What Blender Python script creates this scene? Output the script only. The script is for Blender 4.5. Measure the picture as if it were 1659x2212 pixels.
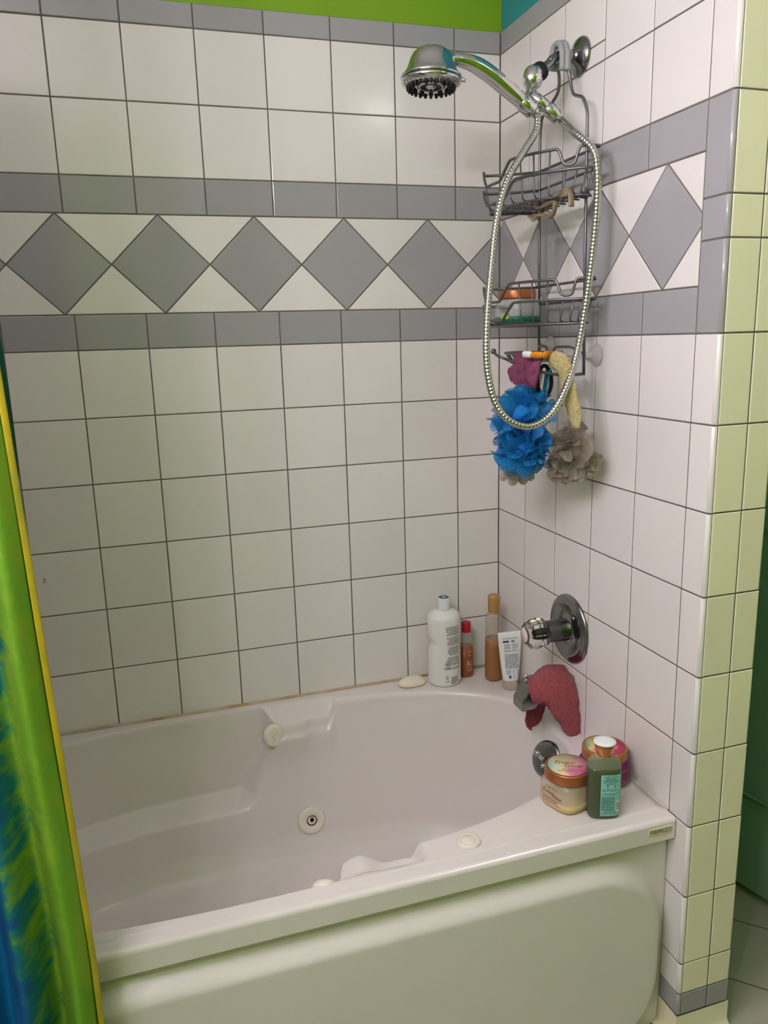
import bpy, bmesh, math, random
from math import sin, cos, pi, sqrt, atan2
from mathutils import Vector as V, Matrix, noise

random.seed(7)
for o in list(bpy.data.objects): bpy.data.objects.remove(o)
S = bpy.context.scene
COL = S.collection

# ------------------------------------------------------------------ camera
CAM = V((-0.9375, -1.9322, 1.4307))
FPX, WPX, HPX = 1687.09, 1659, 2212
yaw, pitch, roll = 0.302316, -0.217448, -0.028819
_f = V((sin(yaw)*cos(pitch), cos(yaw)*cos(pitch), sin(pitch)))
_r0 = V((cos(yaw), -sin(yaw), 0)); _u0 = _r0.cross(_f)
_r = _r0*cos(roll)+_u0*sin(roll); _u = -_r0*sin(roll)+_u0*cos(roll)
cd = bpy.data.cameras.new('camera'); cam = bpy.data.objects.new('camera', cd); COL.objects.link(cam)
M = Matrix((_r, _u, -_f)).transposed().to_4x4(); M.translation = CAM
cam.matrix_world = M
cd.sensor_fit = 'HORIZONTAL'; cd.sensor_width = 36.0; cd.lens = FPX*36.0/WPX
cd.clip_start = 0.02; cd.clip_end = 50
S.camera = cam

def at(px, py, x=None, y=None, z=None):
    """the point of the room seen at a pixel, given one known coordinate"""
    d = _f + _r*((px-WPX/2)/FPX) - _u*((py-HPX/2)/FPX)
    t = (x-CAM.x)/d.x if x is not None else (y-CAM.y)/d.y if y is not None else (z-CAM.z)/d.z
    return CAM + d*t

# ------------------------------------------------------------------ world, exposure
w = bpy.data.worlds.new('world'); S.world = w; w.use_nodes = True
w.node_tree.nodes['Background'].inputs[0].default_value = (0.5, 0.55, 0.5, 1)
w.node_tree.nodes['Background'].inputs[1].default_value = 0.0
S.view_settings.view_transform = 'Standard'
try: S.view_settings.look = 'None'
except Exception: pass
S.view_settings.gamma = 1.0
S.view_settings.use_curve_mapping = False
S.view_settings.exposure = 0.0
S.cycles.adaptive_threshold = .03; S.cycles.max_bounces = 8; S.cycles.diffuse_bounces = 4; S.cycles.glossy_bounces = 4; S.cycles.transmission_bounces = 6
LAMP_COLOR = (1.0, 0.94, 1.09)
LAMP_POWER = 193.0         # radiance of each glass globe of the vanity light
LAMP_Y = (-1.02, -1.30, -1.60, -2.02)
LAMP_X, LAMP_Z = -1.36, 2.10
FILL_POWER = 15.0            # radiance of the unseen fill light added near the door

# ------------------------------------------------------------------ materials
def srgb(c):
    return tuple((v/12.92 if v <= .04045 else ((v+.055)/1.055)**2.4) for v in (x/255 for x in c)) + (1,)
MATS = {}
def mat(name, col, rough=.5, metal=0, trans=0, ior=1.45, alpha=1, emit=None, estr=0, bump=None, coat=0, sss=0, var=None, sheen=0, raw=False, spec=None):
    """principled material; bump=(scale,strength,dist), var=(scale,amount,colour2)"""
    if name in MATS: return MATS[name]
    m = bpy.data.materials.new(name); m.use_nodes = True; MATS[name] = m
    nt = m.node_tree; b = nt.nodes['Principled BSDF']
    c = tuple(col) + (1,) if raw else srgb(col)
    b.inputs['Base Color'].default_value = c
    b.inputs['Roughness'].default_value = rough
    b.inputs['Metallic'].default_value = metal
    b.inputs['IOR'].default_value = ior
    b.inputs['Transmission Weight'].default_value = trans
    b.inputs['Alpha'].default_value = alpha
    b.inputs['Coat Weight'].default_value = coat
    b.inputs['Sheen Weight'].default_value = sheen
    if spec is not None: b.inputs['Specular IOR Level'].default_value = spec
    if sss:
        b.inputs['Subsurface Weight'].default_value = sss; b.inputs['Subsurface Radius'].default_value = (.01, .008, .006)
    if emit:
        b.inputs['Emission Color'].default_value = tuple(emit)+(1,); b.inputs['Emission Strength'].default_value = estr
    tc = None
    if bump or var:
        tc = nt.nodes.new('ShaderNodeTexCoord')
    if var:
        n = nt.nodes.new('ShaderNodeTexNoise'); n.inputs['Scale'].default_value = var[0]; n.inputs['Detail'].default_value = 4
        nt.links.new(tc.outputs['Object'], n.inputs['Vector'])
        r = nt.nodes.new('ShaderNodeMapRange'); r.inputs[1].default_value = .35; r.inputs[2].default_value = .7; r.inputs[4].default_value = var[1]
        nt.links.new(n.outputs['Fac'], r.inputs[0])
        mx = nt.nodes.new('ShaderNodeMix'); mx.data_type = 'RGBA'
        mx.inputs[6].default_value = c; mx.inputs[7].default_value = srgb(var[2])
        nt.links.new(r.outputs[0], mx.inputs[0]); nt.links.new(mx.outputs[2], b.inputs['Base Color'])
    if bump:
        n = nt.nodes.new('ShaderNodeTexNoise'); n.inputs['Scale'].default_value = bump[0]; n.inputs['Detail'].default_value = 3
        nt.links.new(tc.outputs['Object'], n.inputs['Vector'])
        bp = nt.nodes.new('ShaderNodeBump'); bp.inputs['Strength'].default_value = bump[1]; bp.inputs['Distance'].default_value = bump[2]
        nt.links.new(n.outputs['Fac'], bp.inputs['Height']); nt.links.new(bp.outputs[0], b.inputs['Normal'])
    return m

def tile_mat(name, col, rough, amount=.035):
    m = mat(name, col, rough)
    nt = m.node_tree; b = nt.nodes['Principled BSDF']
    oi = nt.nodes.new('ShaderNodeObjectInfo')
    hs = nt.nodes.new('ShaderNodeHueSaturation'); hs.inputs['Color'].default_value = srgb(col)
    mr = nt.nodes.new('ShaderNodeMapRange'); mr.inputs[3].default_value = 1-amount; mr.inputs[4].default_value = 1+amount
    nt.links.new(oi.outputs['Random'], mr.inputs[0]); nt.links.new(mr.outputs[0], hs.inputs['Value'])
    nt.links.new(hs.outputs[0], b.inputs['Base Color'])
    tc = nt.nodes.new('ShaderNodeTexCoord')
    n = nt.nodes.new('ShaderNodeTexNoise'); n.inputs['Scale'].default_value = 9; n.inputs['Detail'].default_value = 1
    nt.links.new(tc.outputs['Object'], n.inputs['Vector'])
    bp = nt.nodes.new('ShaderNodeBump'); bp.inputs['Strength'].default_value = .25; bp.inputs['Distance'].default_value = .002
    nt.links.new(n.outputs['Fac'], bp.inputs['Height']); nt.links.new(bp.outputs[0], b.inputs['Normal'])
    return m

M_WHITE = tile_mat('white_glazed_tile', (231, 226, 222), .16)
M_GREY = tile_mat('grey_glazed_tile', (160, 158, 160), .16)
M_END = tile_mat('cream_glazed_tile', (244, 236, 208), .2)
M_GROUT = mat('grout', (112, 104, 96), .9, bump=(300, .3, .001), var=(25, .6, (88, 80, 72)))
M_LIME = mat('lime_paint', (122, 163, 24), .5, bump=(260, .15, .001))
M_TEAL = mat('teal_paint', (48, 138, 142), .5, bump=(260, .15, .001))
M_DOOR = mat('green_door_paint', (140, 176, 150), .4)
M_CEIL = mat('ceiling_paint', (236, 230, 226), .8)
M_TUB = mat('tub_acrylic', (226, 219, 214), .17)
M_CREAM = mat('cream_plastic', (234, 226, 212), .3)
M_CHROME = mat('chrome', (205, 205, 207), .07, 1)
M_CHROME2 = mat('worn_chrome', (140, 140, 142), .16, 1, bump=(60, .1, .001))
M_WIRE = mat('grey_coated_wire', (112, 110, 110), .35, .75)
M_BLACK = mat('black_rubber', (24, 24, 26), .5)
M_STEEL = mat('hose_steel', (186, 184, 180), .24, 1)
M_CAULK = mat('stained_caulk', (206, 196, 176), .6, var=(14, 1.0, (178, 140, 84)))

# ------------------------------------------------------------------ mesh helpers
class MB:
    def __init__(s): s.v = []; s.f = []; s.m = []; s.sm = []
    def add(s, vs, fs, mi=0, smooth=True, X=None):
        o = len(s.v)
        s.v += [tuple(X @ V(p)) if X is not None else tuple(p) for p in vs]
        for f in fs: s.f.append(tuple(i+o for i in f)); s.m.append(mi); s.sm.append(smooth)
        return s
    def box(s, a, b, mi=0, X=None):
        (x0, y0, z0), (x1, y1, z1) = a, b
        vs = [(x0,y0,z0),(x1,y0,z0),(x1,y1,z0),(x0,y1,z0),(x0,y0,z1),(x1,y0,z1),(x1,y1,z1),(x0,y1,z1)]
        return s.add(vs, [(0,3,2,1),(4,5,6,7),(0,1,5,4),(1,2,6,5),(2,3,7,6),(3,0,4,7)], mi, False, X)
    def lathe(s, prof, seg=32, X=None, mi=0, smooth=True, sx=1, sy=1):
        vs = []; fs = []
        n = len(prof)
        for r, z in prof:
            for i in range(seg):
                a = 2*pi*i/seg; vs.append((r*cos(a)*sx, r*sin(a)*sy, z))
        for j in range(n-1):
            for i in range(seg):
                k = (i+1) % seg
                fs.append((j*seg+i, j*seg+k, (j+1)*seg+k, (j+1)*seg+i))
        if prof[0][0] > 1e-5: fs.append(tuple(reversed(range(seg))))
        if prof[-1][0] > 1e-5: fs.append(tuple((n-1)*seg+i for i in range(seg)))
        return s.add(vs, fs, mi, smooth, X)
    def loft(s, secs, seg=36, X=None, mi=0, cap=True, fn=None):
        """secs: (z, a, b, n[, cx, cy]) superellipse sections"""
        vs = []; fs = []
        for sc in secs:
            z, a, b, n = sc[:4]; cx, cy = (sc[4], sc[5]) if len(sc) > 4 else (0, 0)
            for i in range(seg):
                t = 2*pi*(i+.5)/seg; c, q = cos(t), sin(t)
                p = V((cx+a*math.copysign(abs(c)**(2/n), c), cy+b*math.copysign(abs(q)**(2/n), q), z))
                vs.append(fn(p) if fn else p)
        N = len(secs)
        for j in range(N-1):
            for i in range(seg):
                k = (i+1) % seg; fs.append((j*seg+i, j*seg+k, (j+1)*seg+k, (j+1)*seg+i))
        if cap:
            fs.append(tuple(reversed(range(seg)))); fs.append(tuple((N-1)*seg+i for i in range(seg)))
        return s.add(vs, fs, mi, True, X)
    def tube(s, pts, r, seg=10, mi=0, closed=False, cap=True, rs=None, ell=None):
        pts = [V(p) for p in pts]; n = len(pts)
        tang = []
        for i in range(n):
            a = pts[i-1] if (i or closed) else pts[0]; b = pts[(i+1) % n] if (i < n-1 or closed) else pts[-1]
            tang.append((b-a).normalized())
        up = V((0, 0, 1)) if abs(tang[0].z) < .9 else V((1, 0, 0))
        nr = (up - tang[0]*up.dot(tang[0])).normalized()
        vs = []; fs = []
        for i in range(n):
            if i:
                nr = (nr - tang[i]*nr.dot(tang[i]))
                nr = nr.normalized() if nr.length > 1e-6 else tang[i].orthogonal().normalized()
            bi = tang[i].cross(nr)
            rr = rs[i] if rs else r
            e = ell if ell else 1
            for k in range(seg):
                a = 2*pi*k/seg; vs.append(pts[i]+nr*(rr*cos(a))+bi*(rr*e*sin(a)))
        for i in range(n if closed else n-1):
            j = (i+1) % n
            for k in range(seg):
                l = (k+1) % seg; fs.append((i*seg+k, i*seg+l, j*seg+l, j*seg+k))
        if cap and not closed:
            fs.append(tuple(reversed(range(seg)))); fs.append(tuple((n-1)*seg+k for k in range(seg)))
        return s.add(vs, fs, mi, True)
    def sphere(s, c, r, seg=16, ring=10, mi=0, sc=(1,1,1)):
        prof = [(r*sin(pi*i/ring) if 0 < i < ring else 0, -r*cos(pi*i/ring)) for i in range(ring+1)]
        X = Matrix.Translation(V(c)) @ Matrix.Diagonal((sc[0], sc[1], sc[2], 1))
        return s.lathe(prof, seg, X, mi)
    def grid(s, fn, nu, nv, mi=0, smooth=True, closed_u=False):
        vs = [fn(i/(nu if closed_u else nu-1), j/(nv-1)) for j in range(nv) for i in range(nu)]
        fs = []
        for j in range(nv-1):
            for i in range(nu if closed_u else nu-1):
                k = (i+1) % nu; fs.append((j*nu+i, j*nu+k, (j+1)*nu+k, (j+1)*nu+i))
        return s.add(vs, fs, mi, smooth)
    def mesh(s, name, mats):
        me = bpy.data.meshes.new(name); me.from_pydata([tuple(p) for p in s.v], [], s.f)
        for m in (mats if isinstance(mats, (list, tuple)) else [mats]): me.materials.append(m)
        me.polygons.foreach_set('material_index', s.m); me.polygons.foreach_set('use_smooth', s.sm)
        me.update(); return me
    def build(s, name, mats, parent=None, origin=None, **tags):
        me = s.mesh(name, mats)
        o = bpy.data.objects.new(name, me); COL.objects.link(o)
        if parent is not None: o.parent = parent; 
        if origin is not None:
            me.transform(Matrix.Translation(-V(origin))); o.location = V(origin)
        return tag(o, **tags)

def tag(o, label=None, cat=None, group=None, kind=None):
    if label: o['label'] = label
    if cat: o['category'] = cat
    if group: o['group'] = group
    if kind: o['kind'] = kind
    return o
def thing(name, label, cat, group=None):
    """an Empty at the world origin: parts are built in room coordinates, then rebase() moves it to the thing's base"""
    o = bpy.data.objects.new(name, None); COL.objects.link(o); o.empty_display_size = .05
    return tag(o, label, cat, group)
def rebase(o, p):
    o.location = V(p); o.matrix_parent_inverse = Matrix()
    for c in o.children: c.matrix_parent_inverse = Matrix.Translation(-V(p))
    return o

def catmull(pts, n, closed=False):
    pts = [V(p) for p in pts]; N = len(pts); out = []
    segs = N if closed else N-1
    for i in range(segs):
        p0 = pts[(i-1) % N] if (closed or i) else pts[0]*2-pts[1]
        p1, p2 = pts[i], pts[(i+1) % N]
        p3 = pts[(i+2) % N] if (closed or i < N-2) else p2*2-p1
        for k in range(n):
            t = k/n
            out.append(.5*((2*p1)+(p2-p0)*t+(2*p0-5*p1+4*p2-p3)*t*t+(3*p1-p0-3*p2+p3)*t**3))
    if not closed: out.append(pts[-1])
    return out
def resample(pts, step):
    out = [pts[0]]; acc = 0; last = pts[0]
    for p in pts[1:]:
        d = (p-last).length
        while acc+d >= step:
            q = last+(p-last)*((step-acc)/d); out.append(q); d = (p-q).length; last = q; acc = 0
        acc += d; last = p
    return out
def fillet(pts, r, n=4):
    """polyline with rounded corners"""
    pts = [V(p) for p in pts]; out = [pts[0]]
    for i in range(1, len(pts)-1):
        a, b, c = pts[i-1], pts[i], pts[i+1]
        d1 = min(r, (a-b).length*.48); d2 = min(r, (c-b).length*.48)
        p = b+(a-b).normalized()*d1; q = b+(c-b).normalized()*d2
        for k in range(n+1):
            t = k/n; out.append(p*(1-t)**2+b*2*t*(1-t)+q*t*t)
    out.append(pts[-1]); return out
def sstep(a, b, x):
    if a == b: return 1.0 if x >= b else 0.0
    t = max(0, min(1, (x-a)/(b-a))); return t*t*(3-2*t)
def frame(o, xax, zax):
    """matrix with local z along zax and local x near xax"""
    z = V(zax).normalized(); x = V(xax); x = (x-z*x.dot(z)).normalized(); y = z.cross(x)
    m = Matrix((x, y, z)).transposed().to_4x4(); m.translation = V(o); return m

_txt = {}
def text_geo(s, size=1, shear=0, align='CENTER', bold=0):
    key = (s, shear, bold)
    if key not in _txt:
        cu = bpy.data.curves.new('t', 'FONT'); cu.body = s; cu.size = 1; cu.shear = shear; cu.offset = bold
        cu.resolution_u = 2; cu.align_x = 'CENTER'; cu.align_y = 'CENTER'
        ob = bpy.data.objects.new('t', cu); COL.objects.link(ob)
        dg = bpy.context.evaluated_depsgraph_get(); ev = ob.evaluated_get(dg); me = ev.to_mesh()
        _txt[key] = ([v.co.copy() for v in me.vertices], [tuple(p.vertices) for p in me.polygons])
        ev.to_mesh_clear(); bpy.data.objects.remove(ob); bpy.data.curves.remove(cu)
    v, f = _txt[key]
    return [p*size for p in v], f
def put_text(mb, s, fn, cx, cy, size, mi=0, shear=0, bold=0, rot=0):
    v, f = text_geo(s, size, shear, bold=bold)
    c, q = cos(rot), sin(rot)
    mb.add([fn(cx+p.x*c-p.y*q, cy+p.x*q+p.y*c) for p in v], f, mi, False)
def print_lines(mb, fn, u0, u1, v0, v1, rows, mi=0, fill=.62, seed=1, word=(.06, .16), gap=.03, last=1.0):
    """rows of tiny word-like marks: print too small to read"""
    rnd = random.Random(seed); h = (v1-v0)/rows; W = u1-u0
    for r in range(rows):
        y = v1-(r+.5)*h; x = u0; end = u1-(W*rnd.random()*.25 if rnd.random() < .3 else 0)
        while x < end-.01*W:
            ww = min(W*rnd.uniform(*word), end-x)
            k = max(1, int(ww/(h*3)))
            for i in range(k):
                a, b = x+ww*i/k, x+ww*(i+.86)/k
                hh = h*fill*.5*rnd.uniform(.75, 1)
                mb.add([fn(a, y-hh), fn(b, y-hh), fn(b, y+hh), fn(a, y+hh)], [(0,1,2,3)], mi, False)
            x += ww+W*gap

# ------------------------------------------------------------------ the tiled walls
ZO = 1.425
T = 0.1545; C1 = 0.12257; S1 = 0.1529; G = 0.07895; DH = 0.21627; G2 = 0.0509; PD = 0.21767; DO = 0.0202
YE = -0.8317; SB = S1+4*T                # SB: where the rounded edge tiles begin
Z6 = ZO; Z5 = Z6+G; Z4 = Z5+DH; Z3 = Z4+G; Z2 = Z3+T; Z1 = Z2+T; Z0 = Z1+G2
ROWS = [Z6-T*k for k in range(0, 10)]    # bottom rows
RIM = 0.50; GROUT = 0.0027; XL = -1.53; CEIL = 2.45; FRONT = -2.42; XR = 1.05

def clip(poly, a, b, c):
    """keep a*u+b*v<=c"""
    out = []
    for i in range(len(poly)):
        p, q = poly[i], poly[(i+1) % len(poly)]
        dp, dq = a*p[0]+b*p[1]-c, a*q[0]+b*q[1]-c
        if dp <= 0: out.append(p)
        if dp*dq < 0:
            t = dp/(dp-dq); out.append((p[0]+(q[0]-p[0])*t, p[1]+(q[1]-p[1])*t))
    return out
def inset(poly, d):
    n = len(poly); L = []
    for i in range(n):
        p, q = poly[i], poly[(i+1) % n]; ex, ey = q[0]-p[0], q[1]-p[1]; l = sqrt(ex*ex+ey*ey) or 1e-9
        nx, ny = -ey/l, ex/l; L.append((nx, ny, nx*p[0]+ny*p[1]+d))
    out = []
    for i in range(n):
        a, b, c = L[i-1]; d_, e, f = L[i]; det = a*e-b*d_
        if abs(det) < 1e-9: out.append(poly[i]); continue
        out.append(((c*e-b*f)/det, (a*f-c*d_)/det))
    return out
_tiles = {}
def tile(parent, X, poly, m, name='tile', depth=.006):
    """one tile: convex polygon (u,v) counter-clockwise in wall frame X (u, v, outward n)"""
    if len(poly) < 3: return
    ar = sum(poly[i][0]*poly[(i+1) % len(poly)][1]-poly[(i+1) % len(poly)][0]*poly[i][1] for i in range(len(poly)))/2
    if ar < 2e-4: return
    poly = inset(poly, GROUT/2)
    cx = sum(p[0] for p in poly)/len(poly); cy = sum(p[1] for p in poly)/len(poly)
    lp = [(p[0]-cx, p[1]-cy) for p in poly]
    key = (m.name, tuple((round(a, 5), round(b, 5)) for a, b in lp))
    if key not in _tiles:
        rings = [(lp, -depth), (lp, -.0013), (inset(lp, .0005), -.0004), (inset(lp, .0017), 0)]
        vs = [(a, b, z) for r, z in rings for a, b in r]; n = len(lp); fs = []
        for j in range(3):
            for i in range(n):
                k = (i+1) % n; fs.append((j*n+i, j*n+k, (j+1)*n+k, (j+1)*n+i))
        fs.append(tuple(3*n+i for i in range(n)))
        _tiles[key] = MB().add(vs, fs, 0, False).mesh(name, m)
    o = bpy.data.objects.new(name, _tiles[key]); COL.objects.link(o); o.parent = parent
    R = Matrix.Rotation(random.gauss(0, .0016), 4, 'X') @ Matrix.Rotation(random.gauss(0, .0016), 4, 'Y')
    o.matrix_local = X @ Matrix.Translation((cx, cy, random.uniform(-.0003, .0002))) @ R
    return o
def rect(u0, u1, v0, v1): return [(u0, v0), (u1, v0), (u1, v1), (u0, v1)]

X_BACK = Matrix(((1,0,0,0),(0,0,-1,0),(0,1,0,0),(0,0,0,1)))      # u=x, v=z, n=-y
X_SIDE = Matrix(((0,0,-1,0),(-1,0,0,0),(0,1,0,0),(0,0,0,1)))     # u=-y, v=z, n=-x
X_END = X_BACK.copy(); X_END.translation = (0, YE, 0)

wall_back = MB().box((XL-.1, .0052, 0), (.25, .12, CEIL)).build('wall_back', M_LIME, kind='structure', label='lime green back wall, white and grey tiles below')
MB().box((XL, .0014, .40), (.0052, .0054, Z0-.001)).build('grout_bed', M_GROUT, wall_back)
wall_right = MB().box((.0052, -.8265, 0), (.1195, .0052, CEIL)).build('wall_right', M_TEAL, kind='structure', label='teal side wall of the tub, white and grey tiles below')
MB().box((.0014, -.8285, 0), (.0054, .0014, Z0-.001)).build('grout_bed', M_GROUT, wall_right)
MB().box((.0028, YE+.0016, 0), (.1195, -.8263, CEIL)).build('grout_bed', M_GROUT, wall_right)

cols = [0.0]+[-(C1+i*T) for i in range(10)]; cols = [c for c in cols if c > XL]+[XL]
def back_row(v0, v1, m):
    for a, b in zip(cols[1:], cols[:-1]): tile(wall_back, X_BACK, rect(a, b, v0, v1), m)
back_row(Z1, Z0, M_GREY); back_row(Z2, Z1, M_WHITE); back_row(Z3, Z2, M_WHITE); back_row(Z4, Z3, M_GREY); back_row(Z5, Z6 and Z5, M_GREY) if False else None
back_row(Z6, Z5, M_GREY)
for k in range(6):
    back_row(max(ROWS[k+1], RIM-.03), ROWS[k], M_WHITE)
def band(parent, X, centers, u0, u1):
    zm = (Z4+Z5)/2; h = PD/2
    def cut(p): return clip(clip(p, 1, 0, u1), -1, 0, -u0)
    for c in centers:
        tile(parent, X, cut([(c, Z5), (c+h, zm), (c, Z4), (c-h, zm)]), M_GREY)
        tile(parent, X, cut([(c, Z4), (c+h, zm), (c+PD, Z4)]), M_WHITE)
        tile(parent, X, cut([(c, Z5), (c+PD, Z5), (c+h, zm)]), M_WHITE)
band(wall_back, X_BACK, [DO-k*PD for k in range(0, 9)], XL, 0)
band(wall_right, X_SIDE, [DO+k*PD for k in range(-1, 4)], 0, SB)

scol = [0]+[S1+i*T for i in range(5)]
def side_row(v0, v1, m, skip=()):
    for i, (a, b) in enumerate(zip(scol[:-1], scol[1:])):
        if i not in skip: tile(wall_right, X_SIDE, rect(a, b, v0, v1), m)
tile(wall_right, X_SIDE, rect(0, .41, Z1, Z0), M_GREY); tile(wall_right, X_SIDE, rect(.41, SB+.06, Z1, Z0), M_GREY)
side_row(Z2, Z1, M_WHITE, (2,)); side_row(Z3, Z2, M_WHITE); side_row(Z4, Z3, M_GREY); side_row(Z6, Z5, M_GREY)
ZC = Z2+.036                                     # the tile round the shower arm is cut in two
tile(wall_right, X_SIDE, rect(scol[2], scol[3], Z2, ZC), M_WHITE); tile(wall_right, X_SIDE, rect(scol[2], scol[3], ZC, Z1), M_WHITE)
for k in range(6): side_row(max(ROWS[k+1], RIM-.03), ROWS[k], M_WHITE)
ZA, ZB = 1.645, 1.577
ZG1, ZG0, ZCV = .1175, .066, .066
edge_rows = [(Z2, Z2+T, 0), (Z3, Z2, 0), (ZA, Z3, 1), (ZB, ZA, 1), (Z6, ZB, 1)]+[(ROWS[k+1], ROWS[k], 0) for k in range(8)]+[(ZG1, ROWS[8], 0), (ZG0, ZG1, 1)]
edge_rows[0] = (Z2, Z1, 0)
def bull_mesh(u0, u1, v0, v1, m, r=.0062):
    g = GROUT/2; u0 += g; v0 += g; v1 -= g
    prof = [(u0, -.006), (u0, -.0013), (u0+.0005, -.0004), (u0+.0017, 0)]
    for i in range(7):
        a = pi/2*(1-i/6); prof.append((u1-r+r*cos(a), -r+r*sin(a)))
    prof.append((u1, -r-.0015))
    n = len(prof); vs = []
    for v, s_ in ((v0, 1), (v0+.001, 0), (v1-.001, 0), (v1, 1)):
        vs += [(u, v, nn-(.0011 if s_ else 0)) for u, nn in prof]
    fs = []
    for j in range(3):
        for i in range(n-1): fs.append((j*n+i, j*n+i+1, (j+1)*n+i+1, (j+1)*n+i))
    mb = MB()
    mb.add(vs, fs, 0, True)
    mb.sm = [(3 < (k % (n-1)) < 10) and (n-1) <= k < 2*(n-1) for k in range(len(fs))]
    return mb.mesh('edge_tile', m)
def edge(parent, X, u0, u1, v0, v1, m):
    key = ('edge', round(u0, 4), round(u1, 4), round(v1-v0, 5), m.name)
    if key not in _tiles: _tiles[key] = bull_mesh(u0, u1, 0, v1-v0, m)
    o = bpy.data.objects.new('edge_tile', _tiles[key]); COL.objects.link(o); o.parent = parent
    o.matrix_local = X @ Matrix.Translation((0, v0, 0)); return o
for v0, v1, g in edge_rows:
    edge(wall_right, X_SIDE, SB, -YE-.0004, v0, v1, M_GREY if g else M_WHITE)
    mm = M_GREY if (g and v1 < .2) else M_END
    tile(wall_right, X_END, rect(.0085, .0715, v0, v1), mm)
    edge(wall_right, X_END, .0715, .1265, v0, v1, mm)
tile(wall_right, X_END, rect(.0085, .0715, Z1, CEIL-.05), M_END); edge(wall_right, X_END, .0715, .1265, Z1, CEIL-.05, M_END)
# cove base tiles at the foot of the wall end
def cove(u0, u1, X, flare0=0, flare1=0):
    prof = [(0, ZCV-.001), (0, .022), (.003, .010), (.008, .003), (.014, 0)]
    vs = [(u0-n*flare0, z, n) for n, z in prof]+[(u1+n*flare1, z, n) for n, z in prof]+[(u0, 0, -.004), (u1, 0, -.004)]
    n = len(prof); fs = [(i+1, n+i+1, n+i, i) for i in range(n-1)]
    return MB().add(vs, fs, 0, True, X).build('cove_tile', M_END, wall_right)
cove(SB, -YE, X_SIDE, 0, 1); cove(.0, .127, X_END, 1, 1)

# ------------------------------------------------------------------ rest of the room
wall_left = MB().box((XL-.12, FRONT, 0), (XL, .0052, CEIL)).build('wall_left', mat('warm_white_paint', (226, 216, 208), .6), kind='structure', label='off-white wall at the curtain end of the tub')
wall_front = MB().box((XL-.12, FRONT-.12, 0), (XR+.12, FRONT, CEIL)).build('wall_front', M_LIME, kind='structure', label='lime green wall facing the tub')
wall_far = MB().box((XR, FRONT, 0), (XR+.12, .12, CEIL)).build('wall_far', M_LIME, kind='structure', label='lime green wall beyond the open door')
wall_rear = MB().box((.25, .0052, 0), (XR, .12, CEIL)).build('wall_rear', M_TEAL, kind='structure', label='teal wall behind the wall end')
ceiling = MB().box((XL-.12, FRONT-.12, CEIL), (XR+.12, .12, CEIL+.1)).build('ceiling', M_CEIL, kind='structure', label='pale painted ceiling')
M_FLOOR = tile_mat('floor_tile', (184, 177, 164), .3)
M_FGROUT = mat('floor_grout', (120, 110, 96), .9)
floor = MB().box((XL-.12, FRONT-.12, -.1), (XR+.12, .12, -.0012)).build('floor', M_FGROUT, kind='structure', label='pale floor tiles laid diagonally')
FT = .2; sq = sqrt(.5)
_gs = GROUT; GROUT = .005
for i in range(-12, 12):
    for j in range(-12, 12):
        p0, q0 = -.359+i*FT, .03+j*FT
        P = []
        for a, b in ((p0, q0), (p0, q0+FT), (p0+FT, q0+FT), (p0+FT, q0)): P.append(((a+b)*sq, (a-b)*sq))
        P = P[::-1] if False else P
        ar = sum(P[k][0]*P[(k+1) % 4][1]-P[(k+1) % 4][0]*P[k][1] for k in range(4))
        if ar < 0: P = P[::-1]
        for a, b, c in ((1,0,XR), (-1,0,-XL), (0,1,0), (0,-1,-FRONT)): P = clip(P, a, b, c) if P else P
        if not P: continue
        if max(p[0] for p in P) < .02 and max(p[1] for p in P) > -.79 and min(p[1] for p in P) > -.79: continue
        tile(floor, Matrix(), P, M_FLOOR)
GROUT = _gs
# open door seen past the wall end
dP = V((.40, -.30, .022)); dd = V((.019, -.082, 0)).normalized()
Xd = frame(dP, dd, (0, 0, 1))       # local x along the leaf, local y = z cross x
door = MB().box((0, 0, 0), (.80, .038, 2.0), X=Xd)
door = door.build('door_1', M_DOOR, kind='structure', label='dark green panelled door standing open beyond the wall end')
for z0, z1 in ((.26, .95), (1.10, 1.86)):
    for x0, x1 in ((.12, .36), (.44, .68)):
        mb = MB()
        for s_ in (-1, 1):
            yy = -.004 if s_ < 0 else .042
            mb.tube([Xd @ V(p) for p in ((x0, yy, z0), (x1, yy, z0), (x1, yy, z1), (x0, yy, z1))], .006, 6, closed=True)
        mb.build('panel_moulding', M_DOOR, door)
mb = MB()
mb.box((0, -.0025, .235), (.80, .0, .247), X=Xd); mb.build('rail_strip', M_DOOR, door)

# ------------------------------------------------------------------ vanity light on the wall by the camera (out of frame)
vl = thing('vanity_light', 'four-globe vanity light bar on the wall by the curtain', 'light')
MB().box((XL, LAMP_Y[3]-.12, LAMP_Z-.05), (XL+.025, LAMP_Y[0]+.12, LAMP_Z+.05)).build('back_plate', M_CHROME, vl)
M_GLOBE = mat('lit_globe', (255, 244, 236), .3, emit=LAMP_COLOR, estr=LAMP_POWER)
for yv in LAMP_Y:
    MB().lathe([(.02, 0), (.026, .02), (.02, .06), (.017, .085)], 20, frame((XL+.02, yv, LAMP_Z), (0,0,1), (1,0,0))).build('socket', M_CHROME, vl)
    MB().sphere((LAMP_X, yv, LAMP_Z), .042, 10, 6).build('bulb', M_GLOBE, vl)
rebase(vl, (XL+.02, LAMP_Y[1], LAMP_Z))
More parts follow.
